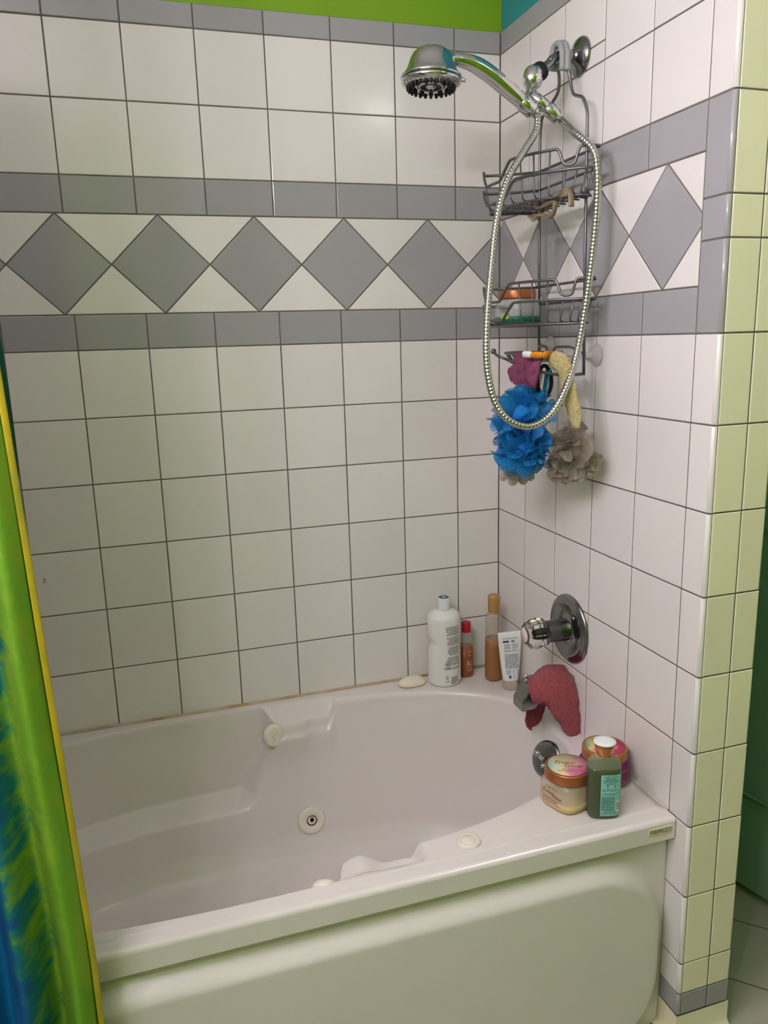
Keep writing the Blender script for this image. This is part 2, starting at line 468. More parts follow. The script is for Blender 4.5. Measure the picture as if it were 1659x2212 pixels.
# unseen fill light, added to brighten the wall end, door and floor
fl2 = thing('added_fill_light', 'unseen round fill light added on the ceiling in front of the open door', 'light')
MB().lathe([(.15, 0), (.15, .025), (.14, .03)], 32, frame((.24, -1.62, CEIL), (1,0,0), (0,0,-1))).build('fill_base', M_CHROME, fl2)
MB().lathe([(.135, .028), (.12, .05), (.07, .068), (0, .075)], 14, frame((.24, -1.62, CEIL), (1,0,0), (0,0,-1))).build('fill_dome', mat('fill_dome_glow', (250, 246, 236), .4, emit=(1, .96, .9), estr=FILL_POWER), fl2)
rebase(fl2, (.24, -1.62, CEIL))

# ------------------------------------------------------------------ bathtub
tub = thing('bathtub', 'white moulded whirlpool bathtub with a rounded apron panel', 'bathtub')
CX, CY, TA, TB, TN = -.765, -.375, .73, .335, 2.7
TF = -.764                                       # front edge of the deck
def sup(t, a, b, n):
    c, s_ = cos(t), sin(t)
    return a*math.copysign(abs(c)**(2/n), c), b*math.copysign(abs(s_)**(2/n), s_)
def lerp(a, b, t): return a+(b-a)*t
def keyed(keys, x):
    if x >= keys[0][0]: return keys[0][1]
    for (x0, y0), (x1, y1) in zip(keys, keys[1:]):
        if x >= x1: return lerp(y0, y1, (x0-x)/(x0-x1))
    return keys[-1][1]
BZ = [(.5, .335), (.46, .318), (.26, .272), (.17, .248), (.13, .22), (.105, .17), (.10, .08)]
AR = [(.5, .73), (.46, .712), (.26, .655), (.17, .62), (.13, .59), (.105, .53), (.10, .3)]
AL = [(.5, .73), (.46, .70), (.26, .56), (.17, .50), (.13, .46), (.105, .40), (.10, .3)]
def dip(x, y):
    wx = sstep(-.72, -.69, x)*(1-sstep(-.520, -.497, x))
    if y > CY: wy = 1-sstep(-.062, -.030, y)
    else: wy = sstep(-.752, -.722, y)
    if y < CY: wx *= 1-.55*math.exp(-((x+.618)/.034)**2)
    return .034*wx*wy
def wave(x):
    return .030*sstep(-.70, -.665, x)*(1-sstep(-.595, -.572, x))+.014*sstep(-.59, -.575, x)*(1-sstep(-.53, -.505, x))
def basin(t, z, zmap):
    """point of the inner surface at loop angle t and nominal height z"""
    a = keyed(AR if cos(t) > 0 else AL, z); b = keyed(BZ, z)
    x, y = sup(t, a, b, TN)
    X = CX+x
    xe = -.655-.50*max(0, .47-z)
    m = (1-sstep(xe-.010, xe+.010, X))*max(0, min(1, (z-.256)/.032))*sstep(-1.50, -1.30, X)
    bR = (.347 if y > 0 else .378)-.055*(.5-z)
    if b > 1e-6: y *= lerp(1, bR/b, m)
    y -= math.copysign(wave(X)*sstep(.34, .46, z), y)*(1 if abs(y) > .1 else 0)
    return V((X, CY+y, zmap))
NU = 800
rows = []
RR = .020
def loop(fn): rows.append([fn(2*pi*i/NU) for i in range(NU)])
def inner0(t): return basin(t, .5, .5)
_corner = {}
def outer_raw(t):
    p = inner0(t); c = V((CX, TF/2, RIM)); d = p-c; hx, hy = .7635, -TF/2-.0005
    k = min(hx/max(abs(d.x), 1e-6), hy/max(abs(d.y), 1e-6)); q = c+d*k; q.z = RIM; return q
for sx_ in (-1, 1):
    for sy_ in (-1, 1):
        cn = V((CX+.7635*sx_, TF/2+(-TF/2-.0005)*sy_, RIM))
        _corner[min(range(NU), key=lambda i: (outer_raw(2*pi*i/NU)-cn).length)] = cn
def outer(t):
    return _corner.get(round(t*NU/(2*pi)) % NU, None) or outer_raw(t)
for k in range(11):
    q = k/10
    def fn(t, q=q):
        a, b = outer(t), inner0(t); p = a.lerp(b, q); p.z = RIM-dip(p.x, p.y); return p
    if k == 0: loop(lambda t: outer(t)+V((0, 0, -.02)))
    loop(fn)
for k in range(1, 7):
    th = pi/2*k/6
    def fn(t, th=th):
        p = inner0(t); d = basin(t, .46, .46)-p; d.z = 0; L = d.length; d = d.normalized() if L > 1e-6 else V((0,0,0))
        z = RIM-dip(p.x, p.y)-RR*(1-cos(th)); p = p+d*(min(L, .012)*sin(th)); p.z = z; return p
    loop(fn)
zs = [.465, .455, .44, .425, .41, .395, .38, .365, .35, .335, .32, .31, .30, .295, .29, .285, .28, .275, .27, .265, .26, .255, .25, .24, .22, .20, .18, .17, .155, .14, .13, .12, .112, .105]
for z in zs:
    def fn(t, z=z):
        p = basin(t, z, z); e = inner0(t)
        z2 = min(z, RIM-dip(e.x, e.y)-RR-(.5-z)*.35); p.z = z2; return p
    loop(fn)
loop(lambda t: basin(t, .101, .101)); loop(lambda t: V((CX, CY, .0995))+V((cos(t)*.01, sin(t)*.01, 0)))
vs = [p for r_ in rows for p in r_]; fs = []
for j in range(len(rows)-1):
    for i in range(NU):
        k = (i+1) % NU; fs.append((j*NU+i, j*NU+k, (j+1)*NU+k, (j+1)*NU+i))
fs.append(tuple((len(rows)-1)*NU+i for i in range(NU)))
MB().add(vs, fs).build('basin', M_TUB, tub)
# front rail of the rim
def rail_prof():
    p = [(TF-.0005, RIM-.03), (TF-.0005, RIM-.001), (TF-.0015, RIM+.0006)]
    r = .0095
    for i in range(9):
        a = pi/2*(1-i/8); p.append((-.797+r-r*cos(a), RIM+.0006-r+r*sin(a)))
    p += [(-.7972, .456), (-.7958, .4540), (-.772, .4540)]
    return p
pr = rail_prof(); n = len(pr)
mb = MB().add([(x, y, z) for x in (XL+.003, -.003) for y, z in pr], [(i, i+1, n+i+1, n+i) for i in range(n-1)]+[tuple(range(n)), tuple(reversed(range(n, 2*n)))])
mb.sm = [2 < i < 11 for i in range(len(mb.f))]      # only the rolled edge is shaded smooth
mb.build('front_rail', M_TUB, tub)
# apron panel: raised rounded field
def apron(u, v):
    x = lerp(XL+.003, -.004, u); z = lerp(.0, .4545, v)
    cx_, cz_, hx, hz, r = -.775, .203, .735, .198, .15
    qx, qz = abs(x-cx_)-(hx-r), abs(z-cz_)-(hz-r)
    sd = sqrt(max(qx, 0)**2+max(qz, 0)**2)+min(max(qx, qz), 0)-r
    hgt = 1-sstep(-.004, .040, sd)
    return V((x, -.774-.036*hgt, z))
MB().grid(apron, 300, 110).build('apron_panel', M_TUB, tub)
# caulk beads
MB().tube([(XL+.01, -.003, RIM+.001), (-.8, -.0035, RIM+.0015), (-.004, -.003, RIM+.001)], .0045, 8).build('caulk', M_CAULK, tub)
MB().tube([(-.002, -.004, RIM+.0005), (-.002, -.77, RIM+.0005)], .0024, 8).build('caulk', mat('white_caulk', (206, 196, 190), .6), tub)
MB().tube([(-.002, -.7675, .006), (-.002, -.7675, .45)], .0055, 8).build('caulk', mat('white_caulk2', (222, 216, 206), .6), tub)

def wall_point(px, py, y0, side=1):
    """point of the basin's long wall nearest to the given pixel, and its inward normal"""
    y = y0
    for _ in range(30):
        p = at(px, py, y=y)
        best = None
        for i in range(200):
            t = pi*(.02+.96*i/199)*side
            q = basin(t, p.z, p.z)
            if best is None or abs(q.x-p.x) < abs(best.x-p.x): best = q
        y = y*.3+best.y*.7
    return at(px, py, y=y)
# whirlpool jet
jp = wall_point(673, 1771, -.12)
jn = V((0, -.97, .22)).normalized()
Xj = frame(jp+jn*.001, (1, 0, 0), jn)
jet = MB().lathe([(.036, -.01), (.036, .003), (.033, .0062), (.029, .007), (.0145, .0072), (.0135, .005), (.0135, -.003)], 48, Xj).build('jet', M_CREAM, tub)
MB().lathe([(.0138, .0045), (.0125, .0052), (.0118, .0035)], 32, Xj).build('jet_ring', mat('brown_ring', (92, 54, 40), .5), jet)
MB().lathe([(.0118, .001), (.011, .006), (.0075, .0085), (.0058, .008), (.0055, .002), (.0, .0015)], 24, Xj @ Matrix.Rotation(-.35, 4, 'X')).build('jet_nozzle', M_CREAM, jet)
MB().lathe([(.0052, .0062), (.0, .0062)], 16, Xj @ Matrix.Rotation(-.35, 4, 'X')).build('jet_hole', M_BLACK, jet)
# air knobs at the arm rests
kp = wall_point(590, 1590, -.06)
def knob_part(p, nrm):
    X = frame(p, (0, 0, 1), nrm)
    k = MB().lathe([(.027, -.006), (.0275, .004), (.025, .011), (.018, .0145), (.010, .012), (.004, .0105), (0, .010)], 32, X, sx=1.12).build('air_knob', M_CREAM, tub)
    MB().tube([X @ V(q) for q in ((.014, -.006, .0125), (.004, .004, .0105), (-.006, .002, .012), (-.018, .006, .0105))], .003, 8).build('grip_ridge', M_CREAM, k)
knob_part(kp+V((0, .004, 0)), V((.25, -.95, .12)))
knob_part(V((kp.x-.020, -.740, .474)), V((.2, .85, .45)))
# pneumatic button on the front deck
bx = at(1012, 1818, z=RIM)
Xb = Matrix.Translation((bx.x, bx.y, RIM))
bt = MB().lathe([(.0235, -.002), (.0235, .0015), (.0215, .0045), (.0165, .0055), (.0155, .0042), (.0150, .0042)], 48, Xb).build('air_button', M_CREAM, tub)
MB().lathe([(.0150, .002), (.0150, .0048), (.0142, .0056), (0, .0056)], 40, Xb).build('button_cap', M_CREAM, bt)
# overflow plate with trip lever
op = at(1181, 1640, x=-.074); on = V((-.88, -.24, .40)).normalized()
Xo = frame(op, (0, 0, 1), on)
ov = MB().lathe([(.044, -.006), (.044, .002), (.039, .0055), (.032, .0065), (.0, .0075)], 48, Xo).build('overflow_plate', M_CHROME2, tub)
MB().tube([Xo @ V(q) for q in ((-.004, 0, .007), (.000, 0, .018), (.010, .004, .034))], .005, 12, rs=[.006, .005, .0042]).sphere(Xo @ V((.0105, .0045, .036)), .0075, 14, 9).build('trip_lever', M_CHROME, ov)
MB().lathe([(.0055, .006), (.0055, .0085), (0, .009)], 16, Xo @ Matrix.Translation((-.017, 0, 0))).build('screw', M_CHROME, ov)
# maker's plate
pl = at(1426, 1794, y=-.7972)
plate = MB().box((pl.x-.026, -.7986, pl.z-.0075), (pl.x+.026, -.7970, pl.z+.0065)).build('maker_plate', mat('plate_beige', (222, 214, 178), .4), tub)
mb = MB(); put_text(mb, 'FIBEREZ', lambda u, v: V((pl.x-.004+u, -.7990, pl.z-.0005+v)), 0, 0, .0115, bold=.01)
mb.build('plate_lettering', mat('gold_letter', (128, 100, 34), .35, .6), plate)
MB().box((pl.x+.012, -.7992, pl.z-.0055), (pl.x+.0255, -.7984, pl.z+.005)).build('plate_end', mat('plate_grey', (172, 172, 164), .4, .3), plate)
rebase(tub, (CX, -.4, 0))

# ------------------------------------------------------------------ shower arm, hand shower, hose
YA = -.375
sa = thing('shower_mount', 'chrome shower arm with round wall flange and swivel holder', 'shower mount')
fl = V((0, YA, 1.986))
MB().lathe([(.0375, 0), (.0375, .003), (.034, .008), (.024, .013), (.016, .017), (.0125, .02), (.012, .022)], 48, frame(fl, (0,0,1), (-1,0,0))).build('flange', M_CHROME2, sa)
armp = catmull([fl+V((-.01, 0, 0)), fl+V((-.03, 0, 0)), fl+V((-.05, 0, -.003)), fl+V((-.066, 0, -.012)), at(1188, 138, y=YA), at(1168, 153, y=YA)], 6)
MB().tube(armp, .0105, 18).build('arm', M_CHROME2, sa)
e = armp[-1]; ad = (armp[-1]-armp[-4]).normalized()
mb = MB(); rim_ = []
Xn = frame(e-ad*.004, (0,1,0), ad)
mb.lathe([(.0125, -.004), (.0165, -.002), (.0172, .004), (.0172, .012), (.016, .014), (.0195, .015), (.0195, .02), (.012, .022)], 40, Xn)
for i in range(24):
    a = 2*pi*i/24; c_ = Xn @ V((.0172*cos(a), .0172*sin(a), .002)); d_ = Xn @ V((.0172*cos(a), .0172*sin(a), .0125))
    mb.tube([c_, d_], .0012, 5)
mb.build('collar_nut', M_BLACK, sa)
b0 = at(1149, 176, y=YA)
Xb2 = frame(b0, (0,1,0), V((-.32, -.02, -.94)))
MB().lathe([(.010, -.028), (.017, -.024), (.0205, -.017), (.0208, -.004), (.0195, .004), (.014, .012), (.0075, .015), (.0072, .034)], 40, Xb2).build('swivel_ball', M_CHROME, sa)
# holder: clip for the handle and hose outlet
hd = (at(1192, 243, y=-.405)-at(1147, 205, y=-.395)).normalized()      # direction down the outlet
q0 = at(1150, 207, y=-.388)
MB().tube([q0-hd*.004, q0+hd*.02, q0+hd*.055], .0115, 24, rs=[.0115, .0125, .0125]).build('outlet', M_CHROME, sa)
MB().tube([q0+hd*.036, q0+hd*.040, q0+hd*.066, q0+hd*.070], .014, 24, rs=[.0128, .0145, .0145, .012]).build('hose_nut', M_CHROME, sa)
rebase(sa, fl)

hs = thing('hand_shower', 'chrome hand shower with round head and curved handle', 'hand shower')
YH = -.40
hc = at(932, 152, y=YH)
ax = V((-.05, -.02, -1)).normalized()
Xh = frame(hc, (1, 0, 0), ax)
R0 = .0585
MB().lathe([(0, -.037), (.018, -.0372), (.028, -.0352), (.0355, -.0295), (.041, -.0205), (.0448, -.0095), (.048, -.001), (.053, .007), (R0, .012), (R0+.0005, .0155), (R0-.001, .0165)], 56, Xh).build('head_shell', mat('satin_chrome', (196, 196, 198), .13, 1), hs)
MB().lathe([(R0-.001, .0162), (R0-.003, .0172), (R0-.003, .0182)], 56, Xh).build('seam_ring', M_BLACK, hs)
MB().lathe([(R0-.003, .018), (R0, .0188), (R0-.001, .024), (R0-.010, .0295), (R0-.013, .030), (.036, .0295), (.034, .0275), (.0, .0275)], 56, Xh).build('face_ring', M_CHROME, hs)
def nozzle(r, a, L=.008, rr=.0036):
    MB().lathe([(rr*1.25, .0275), (rr*1.2, .030), (rr, .0335), (rr*.7, .0335+L*.45), (0, .0335+L*.45)], 10, Xh @ Matrix.Translation((r*cos(a), r*sin(a), -.001))).build('nozzle', M_BLACK, hs)
for i in range(26): nozzle(.0445, 2*pi*i/26)
for i in range(13): nozzle(.0365, 2*pi*(i+.5)/13, .007, .0034)
MB().lathe([(.027, .027), (.027, .0295), (.022, .031), (.018, .029), (.010, .0295), (.008, .0325), (0, .033)], 32, Xh).build('spray_centre', M_CHROME, hs)
MB().lathe([(.021, .0295), (.021, .0306), (.0195, .0306), (.0195, .029)], 32, Xh).build('spray_slot', M_BLACK, hs)
lv = at(992, 169, y=YH-.02)
MB().tube([lv+V((-.016, 0, .004)), lv, lv+V((.013, 0, -.004))], .004, 12, rs=[.005, .0052, .0035], ell=.7).build('spray_lever', mat('pale_lever', (196, 214, 214), .2, .5), hs)
hp = catmull([at(968, 126, y=YH), at(990, 129, y=YH), at(1022, 138, y=YH), at(1055, 158, y=YH), at(1090, 187, y=YH), at(1118, 211, y=YH), at(1140, 230, y=YH)], 8)
nh = len(hp)
def rad(i):
    t = i/(nh-1)
    return keyed([(1, .0125), (.85, .0150), (.6, .0165), (.4, .0160), (.2, .0128), (.12, .0122), (.1, .0105), (0, .0125)], t)
MB().tube(hp, .014, 28, rs=[rad(i) for i in range(nh)]).build('handle', M_CHROME, hs)
dh = (hp[-1]-hp[-5]).normalized()
MB().tube([hp[-1]-dh*.018, hp[-1]-dh*.016, hp[-1]+dh*.012, hp[-1]+dh*.016], .0165, 28, rs=[.0155, .017, .0165, .013]).build('clip_collar', M_CHROME, hs)
MB().tube([hp[-1]+dh*.012, hp[-1]+dh*.026], .011, 16, rs=[.011, .009]).build('hose_fitting', M_CHROME, hs)
rebase(hs, hc)

HP = [q0+hd*.062, q0+hd*.078, at(1240, 285, x=-.072), at(1279, 320, x=-.058), at(1290, 362, x=-.052), at(1290, 430, x=-.05), at(1283, 520, x=-.052), at(1268, 640, x=-.062), at(1247, 760, x=-.082),
      at(1222, 840, y=-.545), at(1188, 897, y=-.55), at(1145, 921, y=-.55), at(1100, 908, y=-.54), at(1068, 865, y=-.525), at(1052, 790, y=-.51), at(1052, 690, y=-.495),
      at(1062, 570, y=-.475), at(1074, 470, y=-.46), at(1096, 390, y=-.445), at(1130, 330, y=-.432), at(1157, 285, y=-.42), at(1161, 255, y=-.41), hp[-1]+dh*.022, hp[-1]+dh*.01]
path = resample(catmull(HP, 40), .0018)
mb = MB(); rr = []
for i in range(len(path)):
    k = i % 4; rr.append((.0074, .0073, .0060, .0073)[k])
mb.tube(path, .007, 14, rs=rr)
hose = mb.build('shower_hose', M_STEEL, origin=path[len(path)//2], label='ribbed chrome shower hose hanging in a long loop', cat='hose')

# ------------------------------------------------------------------ shower curtain
M_CURT = bpy.data.materials.new('tie_dye_cloth'); M_CURT.use_nodes = True
def _curtain_mat():
    nt = M_CURT.node_tree; b = nt.nodes['Principled BSDF']; b.inputs['Roughness'].default_value = .75; 
    uv = nt.nodes.new('ShaderNodeUVMap'); sep = nt.nodes.new('ShaderNodeSeparateXYZ'); nt.links.new(uv.outputs[0], sep.inputs[0])
    mp = nt.nodes.new('ShaderNodeMapping'); mp.inputs['Scale'].default_value = (2.4, 26, 1); nt.links.new(uv.outputs[0], mp.inputs[0])
    n1 = nt.nodes.new('ShaderNodeTexNoise'); n1.inputs['Scale'].default_value = 1.0; n1.inputs['Detail'].default_value = 5; n1.inputs['Distortion'].default_value = .6
    nt.links.new(mp.outputs[0], n1.inputs['Vector'])
    mp2 = nt.nodes.new('ShaderNodeMapping'); mp2.inputs['Scale'].default_value = (5, 90, 1); nt.links.new(uv.outputs[0], mp2.inputs[0])
    n2 = nt.nodes.new('ShaderNodeTexNoise'); n2.inputs['Scale'].default_value = 1.5; n2.inputs['Detail'].default_value = 4
    nt.links.new(mp2.outputs[0], n2.inputs['Vector'])
    a = nt.nodes.new('ShaderNodeMath'); a.operation = 'MULTIPLY_ADD'; a.inputs[1].default_value = .80; a.inputs[2].default_value = -.40
    nt.links.new(n1.outputs['Fac'], a.inputs[0])
    a2 = nt.nodes.new('ShaderNodeMath'); a2.operation = 'MULTIPLY_ADD'; a2.inputs[1].default_value = .30; a2.inputs[2].default_value = -.15
    nt.links.new(n2.outputs['Fac'], a2.inputs[0])
    s0 = nt.nodes.new('ShaderNodeMath'); nt.links.new(a.outputs[0], s0.inputs[0]); nt.links.new(a2.outputs[0], s0.inputs[1])
    s1 = nt.nodes.new('ShaderNodeMath'); nt.links.new(sep.outputs[0], s1.inputs[0]); nt.links.new(s0.outputs[0], s1.inputs[1])
    cr = nt.nodes.new('ShaderNodeValToRGB'); e = cr.color_ramp.elements
    keys = [(0, (150, 190, 40)), (.18, (128, 186, 44)), (.34, (158, 198, 54)), (.44, (124, 178, 62)), (.54, (30, 140, 128)), (.64, (8, 112, 170)), (.76, (2, 92, 172)), (.88, (0, 130, 192)), (1, (0, 138, 198))]
    e[0].position, e[0].color = keys[0][0], srgb(keys[0][1]); e[1].position, e[1].color = keys[-1][0], srgb(keys[-1][1])
    for p, c in keys[1:-1]: q = e.new(p); q.color = srgb(c)
    nt.links.new(s1.outputs[0], cr.inputs[0]); nt.links.new(cr.outputs[0], b.inputs['Base Color'])
    tl = nt.nodes.new('ShaderNodeBsdfTranslucent'); nt.links.new(cr.outputs[0], tl.inputs[0]); ms = nt.nodes.new('ShaderNodeMixShader'); ms.inputs[0].default_value = .30
    nt.links.new(b.outputs[0], ms.inputs[1]); nt.links.new(tl.outputs[0], ms.inputs[2]); nt.links.new(ms.outputs[0], nt.nodes['Material Output'].inputs[0])
_curtain_mat()
def cloth_sheet(name, fn, nu, nv, m, parent, thick=.0012, us=(0, 1)):
    mb = MB().grid(fn, nu, nv); o = mb.build(name, m, parent)
    uvl = o.data.uv_layers.new(name='UVMap')
    for lp in o.data.loops:
        i, j = lp.vertex_index % nu, lp.vertex_index//nu
        uvl.data[lp.index].uv = (lerp(us[0], us[1], i/(nu-1)), j/(nv-1))
    md = o.modifiers.new('thickness', 'SOLIDIFY'); md.thickness = thick; md.offset = 0
    return o
ct = thing('shower_curtain', 'tie-dyed shower curtain in blue, green and yellow bunched to one side', 'curtain')
CZ0, CZ1 = .16, 2.16
def cplan(u, z):
    """plan of the gathered cloth: u=0 at the hem edge, 1 far left"""
    k = 1-(z-CZ0)/(CZ1-CZ0)
    edge_x = -1.085+.056*(min(k, .80)-.37)
    amp = .014+.020*k
    x = edge_x-u*(.40)
    y = -.868-amp*.55+amp*cos(u*2*pi*6.2+.15+.5*k*u)*min(1, .5+u*4)-.016*u
    y += .006*sin(9*u+z*4)+.004*sin(31*u+z*7)
    return V((x, y, z))
cloth_sheet('curtain_cloth', lambda u, v: cplan(.03+.97*u, lerp(CZ0, CZ1, v)), 220, 90, M_CURT, ct, us=(0, 3.2))
M_HEM = mat('yellow_hem', (206, 178, 30), .7, var=(10, .8, (150, 150, 40)))
def hemf(u, v):
    z = lerp(CZ0, CZ1, v); p = cplan(.03, z); a = pi*(u-.5)*1.0
    return p+V((.007*sin(pi*u)+.001, .012*(u-.3)+.003*sin(z*11), 0))
cloth_sheet('hem', hemf, 10, 90, M_HEM, ct)
M_LINER = mat('dark_teal_cloth', (14, 92, 88), .75, var=(7, 1.0, (18, 70, 30)))
LE = [(p.z, p.x) for p in (at(6, 760, y=-.822), at(20, 850, y=-.822), at(33, 950, y=-.822), at(42, 1040, y=-.822), at(47, 1130, y=-.822), at(48, 1230, y=-.822), at(60, 1400, y=-.822))]
LE = [(CZ1, LE[0][1]-.012)]+LE
def linf(u, v):
    z = lerp(.62, CZ1, v)
    return V((keyed(LE, z)-u*.36, -.822+.012*(cos(u*26)-1)+.003*sin(z*3)*u, z))
cloth_sheet('inner_fold', linf, 90, 60, M_LINER, ct)
mb = MB()
for i in range(6):
    c_ = cplan(.05+i*.17, CZ1); cc = V((c_.x, -.868, 2.18))
    MB().tube([cc+V((0, .022*cos(2*pi*k/20), .022*sin(2*pi*k/20)-.004)) for k in range(20)], .0025, 6, closed=True).build('curtain_ring', M_CHROME, ct)
rebase(ct, (-1.28, -.865, CZ0))
rod = thing('curtain_rod', 'straight chrome rod that carries the tie-dyed curtain', 'curtain rod')
MB().tube([(XL, -.868, 2.184), (0.004, -.868, 2.184)], .0125, 20).build('rod_tube', M_CHROME, rod) if False else None
MB().tube([(XL+.001, -.868, 2.184), (-1.06, -.868, 2.184)], .0125, 20).build('rod_tube', M_CHROME, rod)
MB().lathe([(.032, 0), (.032, .004), (.018, .012), (.014, .02)], 28, frame((XL, -.868, 2.184), (0,0,1), (1,0,0))).build('rod_flange', M_CHROME, rod)
rebase(rod, (XL, -.868, 2.184))

# ------------------------------------------------------------------ wire shower caddy
cad = thing('shower_caddy', 'grey wire shower caddy with two baskets hung over the shower arm', 'caddy')
XB = -.030; WR = .0032
yl, yr = -.262, -.455
hook = catmull([V((XB, yl, 1.84)), V((XB, yl-.002, 1.87)), V((XB-.002, yl-.012, 1.893)), V((XB-.003, yl-.045, 1.908)), V((XB-.004, -.343, 1.925)), V((XB-.008, -.355, 1.95)), V((-.045, -.357, 1.975))], 8)
MB().tube([V((XB-.002, yl-.014, 1.36)), V((XB, yl-.004, 1.6))]+hook, WR, 10).build('hanger_wire', M_WIRE, cad)
hook2 = catmull([V((XB, yr, 1.83)), V((XB, yr+.002, 1.862)), V((XB-.002, yr+.014, 1.888)), V((XB-.002, yr+.034, 1.898)), V((XB-.003, yr+.052, 1.908)), V((XB-.006, -.394, 1.94)), V((-.043, -.393, 1.972))], 8)
MB().tube([V((XB-.002, yr-.014, 1.345)), V((XB, yr-.004, 1.6))]+hook2, WR, 10).build('hanger_wire', M_WIRE, cad)
# soft grip over the shower arm
M_GRIP = mat('grey_grip', (168, 172, 172), .4, trans=.25)
gp = catmull([V((-.046, -.356, 1.962)), V((-.046, -.357, 1.985)), V((-.046, -.364, 2.001)), V((-.045, -.375, 2.006)), V((-.044, -.386, 2.001)), V((-.043, -.393, 1.985)), V((-.043, -.394, 1.952))], 6)
MB().tube(gp, .0075, 12).build('arm_grip', M_GRIP, cad)
MB().tube([p+V((-.011, 0, 0)) for p in gp], .006, 12).build('arm_grip', M_GRIP, cad)
FRT = catmull([V((-.138, -.203, 0)), V((-.152, -.235, 0)), V((-.156, -.29, 0)), V((-.148, -.35, 0)), V((-.128, -.41, 0)), V((-.092, -.463, 0)), V((-.055, -.497, 0)), V((XB, -.500, 0))], 24)
def FP(t): 
    k = t*(len(FRT)-1); i = min(int(k), len(FRT)-2); return FRT[i].lerp(FRT[i+1], k-i)
UP = [(0, .085), (.10, .088), (.19, .052), (.35, .052), (.43, .088), (.70, .088), (.73, .056), (.785, .056), (.81, .088), (1, .088)]
LO = [(0, .046), (.10, .048), (.20, .012), (.38, .012), (.46, .048), (1, .048)]
def rail(keys, z0):
    pts = [V((XB-.004, -.245, keys[0][1]))] + [V((-.09, -.222, keys[0][1]))]
    pts = [V((XB, -.262, keys[0][1]))]+[V((-.10, -.218, keys[0][1]))]
    for (t0, a), (t1, b) in zip(keys, keys[1:]):
        m = max(1, int((t1-t0)/.03))
        for k in range(m):
            t = lerp(t0, t1, k/m); p = FP(t); pts.append(V((p.x, p.y, lerp(a, b, k/m))))
    p = FP(1); pts.append(V((p.x, p.y, keys[-1][1])))
    return [q+V((0, 0, z0)) for q in fillet(pts, .008, 4)]
def basket(z0, floor_wires=7):
    bk = MB()
    bk.tube(rail(UP, z0), WR*.95, 8); bk.tube(rail(LO, z0), WR*.95, 8)
    for zz in (.086, .047): bk.tube([V((XB, -.262, z0+zz)), V((XB, -.50, z0+zz))], WR*.9, 8)
    bk = bk.build('basket_rails', M_WIRE, cad)
    def zkey(keys, t):
        for (t0, a), (t1, b) in zip(keys, keys[1:]):
            if t <= t1: return lerp(a, b, (t-t0)/(t1-t0))
        return keys[-1][1]
    def shrink(p): return V((lerp(p.x, -.085, .16), lerp(p.y, -.35, .10), 0))
    for t in (0.0, .055, .15, .27, .34, .42, .50, .58, .66, .74, .80, .86, .92, .97):
        p = FP(t); q = shrink(p); top = zkey(UP if t in (0.0, .055, .50, .58, .66) else LO, t)
        MB().tube(fillet([V((p.x, p.y, z0+top)), V((q.x, q.y, z0+.004)), V((XB+.002, lerp(q.y, -.36, .1), z0))], .008, 3), .0019, 6).build('basket_wire', M_WIRE, bk)
    fr = [shrink(FP(i/30)) for i in range(31)]
    fl_ = MB(); fl_.tube([V((XB, -.262, z0))]+[V((p.x, p.y, z0)) for p in fr], WR*.9, 8)
    for i in range(floor_wires):
        x = lerp(-.045, -.135, i/(floor_wires-1)); ys = [p.y for p in fr if p.x <= x] or [-.3]
        y0 = -.232-.02*(1-i/(floor_wires-1)); y1 = min(ys)
        fl_.tube([V((x, y0, z0+.001)), V((x, y1, z0+.001))], .0019, 6)
    fl_.build('basket_floor', M_WIRE, cad)
basket(1.700); basket(1.452)
# bottom dish with hooks
DZ = 1.392
dish = MB()
ell = [V((-.085+.052*cos(a), -.345+.088*sin(a), DZ)) for a in [2*pi*i/40 for i in range(40)]]
dish.tube(ell, WR, 8, closed=True)
dish.tube([V((-.085+.042*cos(a), -.345+.074*sin(a), DZ-.016)) for a in [2*pi*i/40 for i in range(40)]], .0022, 8, closed=True)
for i in range(7):
    x = -.085+.042*(-.85+1.7*i/6); h = .074*sqrt(max(0, 1-((x+.085)/.042)**2))
    dish.tube([V((x, -.345-h, DZ-.016)), V((x, -.345+h, DZ-.016))], .0018, 6)
for i in range(16):
    a = 2*pi*i/16; dish.tube([V((-.085+.052*cos(a), -.345+.088*sin(a), DZ)), V((-.085+.042*cos(a), -.345+.074*sin(a), DZ-.016))], .0018, 6)
dish.tube(fillet([V((XB-.002, yl-.012, 1.40)), V((XB-.01, yl-.03, 1.408)), V((-.045, -.335, 1.404)), V((-.05, -.345, 1.392))], .008), .0026, 8)
dish.tube(fillet([V((-.05, -.365, 1.392)), V((-.045, -.375, 1.404)), V((XB-.008, -.425, 1.404)), V((XB-.002, yr-.008, 1.39))], .008), .0026, 8)
dish.build('soap_dish', M_WIRE, cad)
def hookpart(pts):
    h = MB().tube(fillet(pts, .015, 5), WR, 10); h.sphere(pts[-1], .0065, 14, 9); return h.build('hook', M_WIRE, cad)
hookpart([V((XB-.002, yl-.014, 1.362)), V((-.07, -.262, 1.358)), at(1092, 775, x=-.115), at(1074, 769, x=-.128), at(1066, 759, x=-.13)])
hookpart([V((XB-.002, yr-.014, 1.348)), V((-.07, yr-.014, 1.346)), V((-.118, yr-.002, 1.352)), V((-.135, yr-.0, 1.362))])
hookpart([V((-.09, -.36, DZ-.016)), V((-.095, -.385, DZ-.026)), V((-.118, -.40, DZ-.030)), V((-.130, -.405, DZ-.020))])
M_CUP = mat('clear_suction_cup', (222, 214, 214), .1, alpha=.42)
